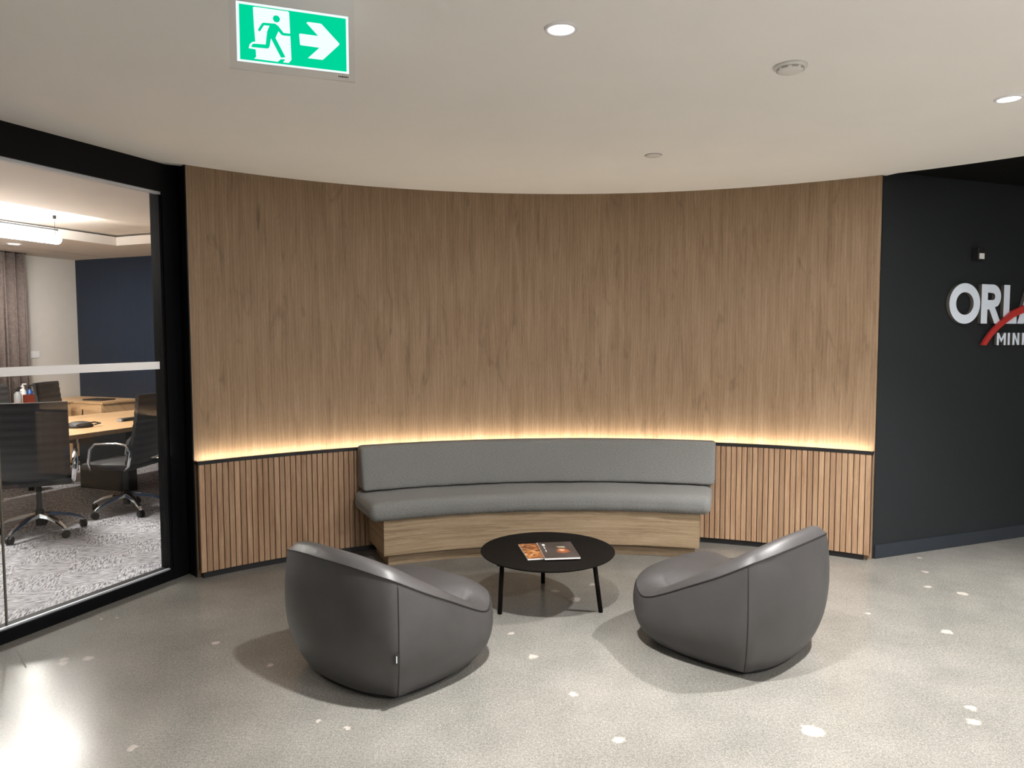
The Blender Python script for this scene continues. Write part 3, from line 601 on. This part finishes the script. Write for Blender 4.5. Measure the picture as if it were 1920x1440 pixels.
# ------------------------------------------------------------------ curved bench
def rbox_arc(r0, r1, a0, a1, z0, z1, rad, na=90, warp=None):
    """rounded cushion bent round the wall's centre"""
    rm = (r0 + r1) / 2; L_ = R(a1 - a0) * rm
    def samples(half, n_in):
        inn_ = half - rad; s = [-half + rad * (1 - math.cos(PI / 2 * i / 4)) * 1.0 for i in range(4)]
        s += [-inn_ + 2 * inn_ * i / n_in for i in range(n_in + 1)]; s += [-x for x in s[3::-1]]; return s
    h = (L_ / 2, (r1 - r0) / 2, (z1 - z0) / 2)
    sx, sy, sz = samples(h[0], na), samples(h[1], 6), samples(h[2], 4)
    idx = {}; b = MB(); uvs = []
    def vert(x, y, z):
        key = (round(x, 6), round(y, 6), round(z, 6))
        if key in idx: return idx[key]
        c = Vector((max(-h[0] + rad, min(h[0] - rad, x)), max(-h[1] + rad, min(h[1] - rad, y)), max(-h[2] + rad, min(h[2] - rad, z))))
        d = Vector((x, y, z)) - c
        p = c + d.normalized() * rad if d.length > 1e-9 else c
        q = Vector((p.x, p.y, p.z))
        if warp: q = warp(q, h)
        a = math.degrees(q.x / rm) + (a0 + a1) / 2
        w3 = pol(rm + q.y, a); idx[key] = len(b.v); b.v.append((w3.x, w3.y, (z0 + z1) / 2 + q.z)); return idx[key]
    def face(A, B, f):
        for i in range(len(A) - 1):
            for j in range(len(B) - 1): b.f.append((f(A[i], B[j]), f(A[i + 1], B[j]), f(A[i + 1], B[j + 1]), f(A[i], B[j + 1])))
    for s in (-1, 1):
        face(sx, sy, lambda x, y: vert(x, y, s * h[2])); face(sx, sz, lambda x, z: vert(x, s * h[1], z)); face(sy, sz, lambda y, z: vert(s * h[0], y, z))
    return b
def uv_cush(co, n_):
    a = math.atan2(co.y - CY, co.x - CX) * 3.4; r = math.hypot(co.x - CX, co.y - CY); return (a, co.z + r)
bench = tag(empty('bench', pol(3.5, 94.5)), 'long curved bench with grey cushions on an oak base against the slatted wall', 'bench')
bi = -pol(3.5, 94.5)
def shift(o): o.location = bi; return o
shift(autosmooth(arc_solid(3.275, 3.735, 74.38, 114.35, 0.087, 0.335).build('base', 'oak_base', bench, uvf=uv_arc_h(3.28))))
shift(autosmooth(arc_solid(3.335, 3.70, 74.9, 113.6, 0.0, 0.073).build('toe_kick', 'oak_base', bench, uvf=uv_arc_h(3.33))))
shift(autosmooth(arc_solid(3.36, 3.69, 75.2, 113.3, 0.073, 0.087).build('shadow_gap', 'black_trim', bench)))
def seat_warp(p, h):
    q = p.copy(); ty = p.y / h[1]           # -1 front, +1 back
    top = p.z > 0
    q.z += (0.016 * max(0, ty) if top else 0) + (0.006 if top else 0) * (1 - (p.x / h[0]) ** 8)
    if top: q.z += 0.0025 * math.sin(p.x * 9.0) * (1 - ty * ty)
    q.y += -0.003 * math.sin(p.x * 23 + 1) if ty < -.6 else 0
    return q
shift(rbox_arc(3.225, 3.725, 73.0, 116.1, 0.335, 0.472, 0.058, warp=seat_warp).build('seat_cushion', 'fabric', bench, smooth=True, uvf=uv_cush))
def back_warp(p, h):
    q = p.copy(); q.y += 0.035 * (p.z / h[2]) * (1 if p.y < 0 else 0.0)
    if p.y < 0: q.y += 0.004 * math.sin(p.x * 31) * max(0, -p.z / h[2])
    return q
shift(rbox_arc(3.585, 3.745, 72.75, 115.55, 0.492, 0.812, 0.028, warp=back_warp).build('back_cushion', 'fabric', bench, smooth=True, uvf=uv_cush))

# ------------------------------------------------------------------ coffee table and magazines
TX, TY, TZ = 0.212, 4.328, 0.323
tb = tag(empty('coffee_table', (TX, TY, 0)), 'low round black coffee table with three splayed legs in front of the bench', 'coffee table')
autosmooth(MB().lathe([(0.0, TZ - 0.022), (0.372, TZ - 0.022), (0.400, TZ - 0.010), (0.405, TZ - 0.004), (0.404, TZ - 0.001), (0.401, TZ), (0.0, TZ)], 96).build('table_top', 'table_black', tb), 25)
for (x0, y0), (x1, y1) in (((-0.272, -0.208), (-0.075 - TX, 4.138 - TY)), ((0.262, -0.190), (0.515 - TX, 4.160 - TY)), ((-0.012, 0.300), (-0.013, 0.343))):
    MB().tube([(x0, y0, TZ - 0.02), (x1, y1, 0.002)], 0.0135, 14).build('leg', 'table_black', tb, smooth=True)
    b = MB().box(x0 - .03, x0 + .03, y0 - .03, y0 + .03, TZ - .026, TZ - .0215).build('leg_plate', 'black_metal', tb)
def magazine(name, c, rz, w_, h_, th, mat, label, z):
    t = tag(empty(name, (c[0], c[1], z), rz), label, 'magazine', 'magazines on the coffee table')
    MB().box(-w_ / 2 + .001, w_ / 2 - .001, -h_ / 2 + .001, h_ / 2 - .001, 0.0006, th - 0.0006).build('pages', 'paper', t)
    f = lambda co, n_: (co.x / w_ + .5, co.y / h_ + .5)
    MB().box(-w_ / 2, w_ / 2, -h_ / 2, h_ / 2, th - 0.0006, th).build('front_cover', mat, t, uvf=f)
    MB().box(-w_ / 2, w_ / 2, -h_ / 2, h_ / 2, 0, 0.0006).build('back_cover', 'paper', t)
    MB().box(-w_ / 2 - .0008, -w_ / 2, -h_ / 2, h_ / 2, 0, th).build('spine', 'paper', t)
    return t
magazine('magazine', (0.168, 4.285), R(10), 0.215, 0.300, 0.009, 'cover_amber', 'magazine with an amber and brown cover lying partly under the dark one', TZ)
mg = magazine('magazine', (0.272, 4.262), R(6), 0.208, 0.318, 0.0105, 'cover_dark', 'dark covered magazine lying on top on the coffee table', TZ + 0.0092)
for (x0, y0, wq, hq) in ((-0.082, 0.085, .016, .035), (-0.078, 0.02, .004, .05), (-0.078, -.04, .004, .04)):
    MB().box(x0, x0 + wq, y0, y0 + hq, 0.0106, 0.0109).build('cover_print', 'paper', mg)

# ------------------------------------------------------------------ leather tub chairs
def sm01(t): t = max(0, min(1, t)); return t * t * (3 - 2 * t)
def catmull(pts, n):
    out = []; m_ = len(pts)
    for i in range(m_):
        p0, p1, p2, p3 = [Vector(pts[(i + k) % m_]) for k in (-1, 0, 1, 2)]
        for j in range(n):
            t = j / n; t2, t3 = t * t, t * t * t
            out.append(0.5 * ((2 * p1) + (-p0 + p2) * t + (2 * p0 - 5 * p1 + 4 * p2 - p3) * t2 + (-p0 + 3 * p1 - 3 * p2 + p3) * t3))
    return out
# half outline from back centre to front centre: x, y, seam height
HALF = [(0.0, -0.425, 0.618), (0.19, -0.412, 0.612), (0.325, -0.370, 0.590), (0.396, -0.312, 0.560), (0.440, -0.19, 0.492), (0.456, -0.05, 0.420), (0.452, 0.10, 0.343), (0.430, 0.22, 0.288), (0.398, 0.305, 0.272), (0.335, 0.380, 0.318), (0.18, 0.432, 0.335), (0.0, 0.442, 0.338)]
LOOP = HALF + [(-x_, y_, z_) for x_, y_, z_ in HALF[-2:0:-1]]
SUB = 6
RING = catmull(LOOP, SUB); NR = len(RING)
K_BC = 3 * SUB          # back corner seam index (right); left = NR - K_BC
K_FC = 9 * SUB          # front corner seam index (right)
def prof_s(z):
    tab = [(0.0, .76), (0.03, .80), (0.08, .868), (0.14, .925), (0.20, .963), (0.27, .988), (0.34, 1.0), (0.42, 1.0), (0.50, .988), (0.56, .970), (0.64, .94)]
    for (z0, s0), (z1, s1) in zip(tab, tab[1:]):
        if z <= z1: return s0 + (s1 - s0) * (z - z0) / (z1 - z0)
    return tab[-1][1]
def zeff(k, z):
    zs = RING[k % NR].z; w_ = sm01((0.56 - zs) / 0.22); return z * (1 + (0.55 / zs - 1) * w_)
def outer_pt(k, z):
    p = RING[k % NR]; s = prof_s(zeff(k, z)); x_, y_ = p.x, p.y
    cor = min(abs(k % NR - K_BC), abs(k % NR - (NR - K_BC)))
    crease = math.exp(-(cor / 3.0) ** 2) * 0.045 * max(0, 1 - z / 0.45)       # corner gets sharper low down
    return Vector((x_ * (s + crease), (y_ + 0.01) * (s + crease) - 0.01, z))
def inner_profile(k):
    p = RING[k % NR]; zs = p.z; s = prof_s(zeff(k, zs))
    front = sm01((p.y - 0.14) / 0.26)            # 0 on the rim, 1 at the waterfall front
    back = sm01((-p.y - 0.05) / 0.3)
    qs = [0, .02, .05, .09, .14, .19, .235, .27, .31, .37, .45, .56, .70, .85, 1.0]
    out = []
    for q in qs:
        rimz = zs + 0.040 * math.sin(PI * min(1, q / .24)) if q < .24 else zs
        seat = 0.368 - 0.035 * sm01((q - .5) / .5) * 0 
        seatz = 0.330 + 0.045 * sm01((q - .3) / .45)
        if q >= .235:
            t = sm01((q - .215) / .12)
            rimz = zs * (1 - t) + seatz * t
        frz = zs + (0.380 - zs) * (1 - (1 - min(1, q / .42)) ** 2.4)
        z = rimz * (1 - front) + frz * front
        base = Vector((p.x * s, p.y * s, 0)); f = 1 - q
        # rim stays about the same width all round
        c = Vector((0, 0.02, 0)); v_ = base * f + c * (1 - f)
        out.append(Vector((v_.x, v_.y, z)))
    return out
NZ = 18
OUT = [[outer_pt(k, 0.03 + (RING[k].z - 0.03) * j / NZ) for j in range(NZ + 1)] for k in range(NR)]
INN = [inner_profile(k) for k in range(NR)]
def strip(k0, k1):
    b = MB(); ks = list(range(k0, k1 + 1)); vs = []; fs = []
    for k in ks: vs += OUT[k % NR]
    m_ = NZ + 1
    for i in range(len(ks) - 1):
        for j in range(NZ): fs.append((i * m_ + j, (i + 1) * m_ + j, (i + 1) * m_ + j + 1, i * m_ + j + 1))
    return b.add(vs, fs)
def recalc(b, name): return b.mesh(name, 'leather', smooth=True)
ME = {}
ME['back_panel'] = strip(-K_BC, K_BC).mesh('back_panel', 'leather', smooth=True)
ME['side_panel_r'] = strip(K_BC, K_FC).mesh('side_panel', 'leather', smooth=True)
ME['side_panel_l'] = strip(NR - K_FC, NR - K_BC).mesh('side_panel', 'leather', smooth=True)
ME['front_panel'] = strip(K_FC, NR - K_FC).mesh('front_panel', 'leather', smooth=True)
b = MB(); vs = []; fs = []; m_ = len(INN[0])
for k in range(NR): vs += INN[k][:-1]
m1 = m_ - 1
for k in range(NR):
    for j in range(m1 - 1): fs.append((k * m1 + j, ((k + 1) % NR) * m1 + j, ((k + 1) % NR) * m1 + j + 1, k * m1 + j + 1))
vs.append(INN[0][-1]); ci = len(vs) - 1
for k in range(NR): fs.append((k * m1 + m1 - 1, ((k + 1) % NR) * m1 + m1 - 1, ci))
ME['seat_shell'] = b.add(vs, fs).mesh('seat_shell', 'leather', smooth=True)
def grow(p, d): 
    v_ = Vector((p.x, p.y, 0)); return p + v_.normalized() * d if v_.length > 1e-6 else p
def flip_check(me):
    pass
top = [grow(OUT[k % NR][-1], 0.001) + Vector((0, 0, 0.001)) for k in range(-K_FC, K_FC + 1)]
fr_r = [grow(q, 0.0005) for q in OUT[K_FC][::-1]]; fr_l = [grow(q, 0.0005) for q in OUT[NR - K_FC]]
ME['piping'] = MB().tube(fr_l + top + fr_r, 0.0032, 6).mesh('piping', 'piping', smooth=True)
ME['seam_r'] = MB().tube([grow(q, -0.0008) for q in OUT[K_BC]], 0.0028, 6).mesh('corner_seam', 'piping', smooth=True)
ME['seam_l'] = MB().tube([grow(q, -0.0008) for q in OUT[NR - K_BC]], 0.0028, 6).mesh('corner_seam', 'piping', smooth=True)
ME['base'] = MB().prism([(RING[k].x * .74, RING[k].y * .74) for k in range(0, NR, 2)], 0.0, 0.034).mesh('base', 'black_plastic')
tp = grow(OUT[K_BC][7], 0.0) 
ME['tag'] = MB().box(-0.003, 0.020, -0.0015, 0.0015, -0.024, 0.024).mesh('fabric_tag', 'black_plastic')
ME['tagp'] = MB().box(0.006, 0.010, -0.002, 0.002, -0.015, 0.015).mesh('tag_print', 'paper')
def armchair(loc, rz, label, with_tag):
    t = tag(empty('armchair', loc, rz), label, 'armchair', 'leather tub armchairs')
    for key, nm in (('back_panel', 'back_panel'), ('side_panel_r', 'side_panel'), ('side_panel_l', 'side_panel'), ('front_panel', 'front_panel'), ('seat_shell', 'seat_shell'), ('piping', 'piping'), ('seam_r', 'corner_seam'), ('seam_l', 'corner_seam'), ('base', 'base')):
        link(nm, ME[key], t)
    if with_tag:
        a = math.atan2(tp.y, tp.x); tg = link('fabric_tag', ME['tag'], t); tg.location = tp; tg.location = tp + Vector((math.cos(a), math.sin(a), 0)) * 0.006; tg.rotation_euler = (0, 0, a - R(72))
        p2 = link('tag_print', ME['tagp'], tg); p2.location = (0.004, 0, 0)
    return t
armchair((-0.605, 3.515, 0), R(-38), 'grey leather tub armchair on the left with a small tag on its rear seam', True)
armchair((1.150, 3.745, 0), R(43), 'grey leather tub armchair on the right beside the coffee table', False)

# ------------------------------------------------------------------ meeting room furniture
def at_room(o, u, v, rz=0.0, z=0.0): p = uvp(u, v, z); o.location = p; o.rotation_euler = (0, 0, ROOM_RZ + rz); return o
mt_ = tag(at_room(empty('meeting_table'), 0.5, 3.0), 'long oak meeting table seen through the glass', 'table')
bow = []
for i in range(25):
    u_ = -2.4 + 4.75 * i / 24; bow.append((u_, -0.70 - 0.08 * (1 - ((u_ - 0.0) / 2.4) ** 2)))
top_poly = bow + [(-x_, -y_) if False else (x_, -y_) for x_, y_ in bow[::-1]]
MB().prism(top_poly, 0.700, 0.740).build('table_top', 'oak_table', mt_, uvf=lambda co, n_: (co.y, co.x), bevel=0.0)
for u_ in (-1.7, 1.4):
    MB().box(u_ - .06, u_ + .06, -.35, .35, 0.008, 0.70).build('pedestal', 'black_metal', mt_, bevel=0.004)
# office chair, built once
def office_chair():
    t = empty('office_chair')
    # seat
    def rbox(w_, d_, h_, rad):
        b = MB().box(-w_ / 2, w_ / 2, -d_ / 2, d_ / 2, -h_ / 2, h_ / 2); me = b.mesh('seat', 'black_leather', bevel=rad); return me
    me = rbox(0.49, 0.47, 0.06, 0.02); so_ = link('seat', me, t); so_.location = (0, 0.03, 0.455); autosmooth(so_)
    # ribbed back
    b = MB(); vs = []; fs = []; nx, nz = 10, 40
    for side in (0, 1):
        for j in range(nz + 1):
            for i in range(nx + 1):
                x_ = -0.235 + 0.47 * i / nx; h_ = j / nz
                y_ = -0.20 - 0.13 * h_ + 0.035 * (2 * abs(x_) / 0.47) ** 2 - 0.02 * math.sin(PI * h_)
                rib = 0.006 * abs(math.sin(PI * h_ * 10))
                vs.append((x_, y_ + (0.012 + rib if side == 0 else -0.012 - rib), 0.47 + 0.635 * h_))
    m_ = (nx + 1) * (nz + 1)
    for j in range(nz):
        for i in range(nx):
            a = j * (nx + 1) + i; q = (a, a + 1, a + nx + 2, a + nx + 1); fs.append(q); fs.append(tuple(m_ + k for k in q[::-1]))
    for j in range(nz):
        for i in (0, nx):
            a = j * (nx + 1) + i; fs.append((a, a + nx + 1, m_ + a + nx + 1, m_ + a))
    for i in range(nx):
        for j in (0, nz):
            a = j * (nx + 1) + i; fs.append((a, a + 1, m_ + a + 1, m_ + a))
    autosmooth(b.add(vs, fs).build('backrest', 'black_leather', t), 50)
    for s in (-1, 1):
        x_ = s * 0.265
        MB().tube([(x_ * .93, 0.16, 0.43), (x_, 0.17, 0.50), (x_, 0.15, 0.62), (x_, 0.10, 0.665), (x_, -0.10, 0.675), (x_, -0.19, 0.66), (x_, -0.235, 0.60), (x_ * .95, -0.20, 0.47), (x_ * .93, -0.16, 0.43)], 0.019, 8, sq=0.55).build('armrest', 'chrome', t, smooth=True)
    MB().lathe([(0.030, 0.075), (0.032, 0.20), (0.022, 0.21), (0.020, 0.40), (0.09, 0.41), (0.09, 0.425)], 20).build('gas_column', 'black_plastic', t, smooth=False)
    lm = MB(); prof_ = [(0.02, 0.155, 0.030, 0.022), (0.12, 0.150, 0.026, 0.020), (0.22, 0.125, 0.021, 0.016), (0.30, 0.088, 0.016, 0.012), (0.325, 0.072, 0.015, 0.010)]
    vs = []; fs = []
    for r_, z_, w_, h_ in prof_:
        vs += [(r_, -w_, z_ - h_ * .6), (r_, w_, z_ - h_ * .6), (r_, w_ * .7, z_ + h_), (r_, -w_ * .7, z_ + h_)]
    for i in range(len(prof_) - 1):
        for k in range(4): fs.append((i * 4 + k, i * 4 + (k + 1) % 4, i * 4 + 4 + (k + 1) % 4, i * 4 + 4 + k))
    fs += [(0, 1, 2, 3), (16, 17, 18, 19)]
    leg = lm.add(vs, fs).mesh('leg', 'chrome', bevel=0.003)
    cm = MB().lathe([(0.012, -0.024), (0.030, -0.022), (0.031, -0.006), (0.022, -0.003), (0.022, 0.003), (0.031, 0.006), (0.030, 0.022), (0.012, 0.024)], 18, axis='x').mesh('caster', 'black_plastic')
    for k in range(5):
        lo = link('leg', leg, t); lo.rotation_euler = (0, 0, R(72 * k + 18))
        co = link('caster', cm, lo); co.location = (0.318, 0, 0.033); co.rotation_euler = (0, 0, R(35 * k))
    return t
def place_chair(o, u, v, face, label, jitter=0):
    # local +Y is the way the chair faces; room frame +v is local +Y at rz = 0
    at_room(o, u, v, R(face), 0.006); tag(o, label, 'office chair', 'office chairs round the meeting table'); return o
oc = office_chair()
spots = [(0.40, 1.92, -38, 'black office chair at the left edge of the glass, nearest the glass'),
         (1.22, 1.92, 16, 'black office chair in the middle of the near side of the meeting table'),
         (2.02, 1.92, 14, 'black office chair half hidden behind the frame post'),
         (2.24, 3.95, 206, 'black office chair on the far side of the table in front of the grey wall'),
         (1.50, 3.98, 184, 'office chair on the far side of the table in front of the curtain')]
for i, (u_, v_, f_, l_) in enumerate(spots): place_chair(oc if i == 0 else copy_tree(oc), u_, v_, f_, l_)

cr = tag(at_room(empty('credenza'), 3.26, 4.98), 'low oak credenza in the far corner of the meeting room', 'credenza')
wv = lambda co, n_: (co.z + co.x, co.y)
MB().box(-0.30, 0.30, -0.60, 0.60, 0.09, 0.775).build('body', 'oak_table', cr, uvf=wv)
MB().box(-0.32, 0.32, -0.62, 0.62, 0.775, 0.800).build('worktop', 'oak_table', cr, uvf=lambda co, n_: (co.x, co.y), bevel=0.002)
MB().box(-0.26, 0.28, -0.56, 0.56, 0.008, 0.09).build('plinth', 'black_metal', cr)
for k_ in range(3):
    d_ = MB().box(-0.318, -0.301, -0.59 + k_ * .395, -0.205 + k_ * .395, 0.10, 0.77).build('door', 'oak_table', cr, uvf=wv)
    MB().box(-0.325, -0.318, -0.59 + k_ * .395 + 0.33, -0.59 + k_ * .395 + .345, 0.55, 0.70).build('handle', 'black_metal', d_)
lp = tag(at_room(empty('laptop'), 3.2, 4.75, 0.1, 0.8005), 'closed dark laptop lying on the oak credenza', 'laptop')
MB().box(-.11, .11, -.16, .16, 0, 0.010).build('base', 'black_plastic', lp, bevel=0.002); MB().box(-.11, .11, -.16, .16, 0.0102, 0.017).build('lid', 'black_plastic', lp, bevel=0.002)
ph = tag(at_room(empty('conference_phone'), 1.38, 2.72, 0.5, 0.7405), 'black conference phone with a cable on the meeting table', 'phone')
MB().lathe([(0.12, 0), (0.125, 0.015), (0.09, 0.045), (0.05, 0.055), (0, 0.056)], 24).build('body', 'black_plastic', ph, smooth=True)
MB().tube([(-.10, -.02, .03), (-.14, -.10, .05), (-.06, -.17, .055), (.06, -.17, .03), (.10, -.10, .012)], 0.007, 8).build('handset_cord', 'black_plastic', ph, smooth=True)
rm_ = tag(at_room(empty('remote_bar'), 2.15, 2.78, 0.1, 0.7405), 'long black control bar lying on the meeting table', 'control bar')
MB().box(-.28, .28, -.04, .04, 0, .03).build('body', 'black_plastic', rm_, bevel=0.004); MB().box(-.30, -.2805, -.03, .03, 0, .028).build('end_cap', 'bottle_grey', rm_, bevel=0.002)
sc_ = tag(at_room(empty('side_cabinet'), 2.42, 4.98), 'small oak side cabinet with bottles on it before the curtain', 'cabinet')
MB().box(-0.40, 0.40, -0.20, 0.20, 0.06, 0.795).build('body', 'oak_table', sc_, uvf=wv); MB().box(-0.42, 0.42, -0.22, 0.22, 0.795, 0.815).build('worktop', 'oak_table', sc_, uvf=lambda co, n_: (co.x, co.y), bevel=0.002)
MB().box(-0.36, 0.36, -0.16, 0.18, 0.008, 0.06).build('plinth', 'black_metal', sc_)
for k_ in range(2): MB().box(-0.39 + k_ * .395, -0.005 + k_ * .395, -0.218, -0.201, 0.07, 0.785).build('door', 'oak_table', sc_, uvf=wv)
CZ = 0.8155
def bottle(u_, v_, h_, r_, mat, cap, label):
    t = tag(at_room(empty('bottle'), u_, v_, 0, CZ), label, 'bottle', 'bottles on the side cabinet')
    MB().lathe([(r_ * .9, 0), (r_, .01), (r_, h_ * .62), (r_ * .5, h_ * .76), (r_ * .45, h_ * .8)], 20).build('body', mat, t, smooth=True)
    MB().lathe([(r_ * .52, h_ * .8), (r_ * .52, h_ * .92)], 16).build('cap', cap, t)
    MB().tube([(0, 0, h_ * .9), (0, 0, h_), (r_ * 1.2, 0, h_)], r_ * .25, 8).build('pump', cap, t)
bottle(2.260, 4.93, 0.20, 0.040, 'bottle_grey', 'black_plastic', 'grey pump bottle with a black top on the side cabinet')
bottle(2.318, 5.00, 0.15, 0.030, 'bottle_blue', 'bottle_white', 'blue pump bottle between the grey bottle and the red box')
bottle(2.435, 5.10, 0.23, 0.038, 'bottle_white', 'bottle_white', 'white pump bottle behind the red box on the side cabinet')
bottle(2.528, 5.11, 0.21, 0.036, 'bottle_blue', 'black_plastic', 'blue bottle with a black top behind the red box')
rb = tag(at_room(empty('tissue_box'), 2.425, 4.95, 0.1, CZ), 'red brown box standing beside the pump bottles on the side cabinet', 'box')
MB().box(-.062, .062, -.045, .045, 0, .11).build('carton', 'box_red', rb, bevel=0.002); MB().box(-.04, .04, -.012, .012, .1102, .112).build('slot', 'black_plastic', rb)

# pendant tube
pd = tag(at_room(empty('pendant_light'), 0.0, 3.04, 0, 2.821), 'glowing tubular pendant light hanging from the meeting room tray ceiling', 'pendant light')
MB().tube([(-0.9, 0, -0.235)] + [(-0.9 + 2.37 * i / 12, 0, -0.235) for i in range(1, 12)] + [(1.47, 0, -0.235), (1.49, 0, -0.235)], [0.045] * 12 + [0.045, 0.030], 20).build('tube', 'tube_light', pd, smooth=True)
MB().tube([(-0.9, 0, -0.140), (1.475, 0, -0.140)], 0.008, 8).build('rail', 'black_metal', pd)
for u_ in (-0.8, 0.3, 1.445):
    MB().tube([(u_, 0, -0.012), (u_, 0, -0.19)], 0.0018, 6).build('wire', 'black_metal', pd)
    MB().lathe([(0.012, -0.035), (0.016, -0.03), (0.016, 0.0)], 12, c=(u_, 0, 0)).build('wire_anchor', 'black_metal', pd)
MB().lathe([(0.0, -0.052), (0.082, -0.052), (0.085, -0.045), (0.085, 0.0)], 32, c=(1.04, 0, 0)).build('canopy', 'brushed', pd)

tv = tag(at_room(empty('wall_screen'), UE - 0.06, 3.10), 'black flat screen on the blue wall at the frame post', 'screen')
MB().box(-0.02, 0.055, -0.76, 0.76, 1.45, 2.34).build('housing', 'black_plastic', tv, bevel=0.006); MB().box(-0.022, -0.0203, -0.74, 0.74, 1.47, 2.32).build('panel', 'screen_black', tv)
cu_ = MB(); vs = []; fs = []; n = 150
for side in (0, 1):
    for i in range(n + 1):
        u_ = 1.2 + 1.53 * i / n; ph_ = u_ * 2 * PI / 0.125
        y_ = 5.46 + 0.085 * math.sin(ph_) + (0.004 if side else 0)
        for z_ in (0.02, 2.69): vs.append(uvp(u_ + 0.018 * math.sin(2 * ph_), y_, z_))
m_ = 2 * (n + 1)
for i in range(n):
    a = i * 2; fs += [(a, a + 2, a + 3, a + 1), (m_ + a, m_ + a + 1, m_ + a + 3, m_ + a + 2), (a, m_ + a, m_ + a + 2, a + 2), (a + 1, a + 3, m_ + a + 3, m_ + a + 1)]
fs += [(0, 1, m_ + 1, m_), (2 * n, m_ + 2 * n, m_ + 2 * n + 1, 2 * n + 1)]
ct = tag(at_room(empty('curtain'), 0, 0), 'pleated brown grey curtain hanging along the grey meeting room wall', 'curtain')
ct.location = (0, 0, 0); ct.rotation_euler = (0, 0, 0)
cu_.add(vs, fs).build('drape', 'curtain', ct, smooth=True)
MB().box(1.15, 2.78, 5.44, 5.50, 2.690, 2.6995, RM).build('track', 'black_metal', ct)
ls = tag(at_room(empty('light_switch'), 2.97, VE, 0, 1.40), 'pale switch plate on the grey meeting room wall', 'switch')
MB().box(-.06, .06, -.008, -.0003, -.045, .045).build('plate', 'white_trim', ls, bevel=0.002)
for s in (-1, 1): MB().box(s * .025 - .014, s * .025 + .014, -.011, -.008, -.022, .022).build('rocker', 'white_trim', ls)

# ------------------------------------------------------------------ unseen uplights added behind the viewer to brighten the ceiling
def fill_uplight(x0, x1, y, label, e):
    t = tag(empty('pendant_light', ((x0 + x1) / 2, y, ZC)), label, 'pendant light', 'unseen uplights added behind the viewer'); L_ = (x1 - x0) / 2
    MB().box(-L_, L_, -0.07, 0.07, -0.50, -0.455).box(-L_, L_, -0.07, -0.062, -0.455, -0.415).box(-L_, L_, 0.062, 0.07, -0.455, -0.415).build('trough', 'white_trim', t)
    MB().box(-L_ + .01, L_ - .01, -0.055, 0.055, -0.4545, -0.449).build('diffuser', e, t)
    for s in (-1, 1):
        MB().tube([(s * L_ * .85, 0, 0), (s * L_ * .85, 0, -0.41)], 0.0018, 6).build('wire', 'black_metal', t)
fill_uplight(1.6, 4.2, -1.4, 'added unseen linear uplight behind the viewer on the right to brighten the ceiling', 'fill_uplight_glow')
fill_uplight(1.0, 4.2, -4.2, 'added unseen linear uplight near the rear wall to brighten the ceiling', 'fill_uplight_glow')
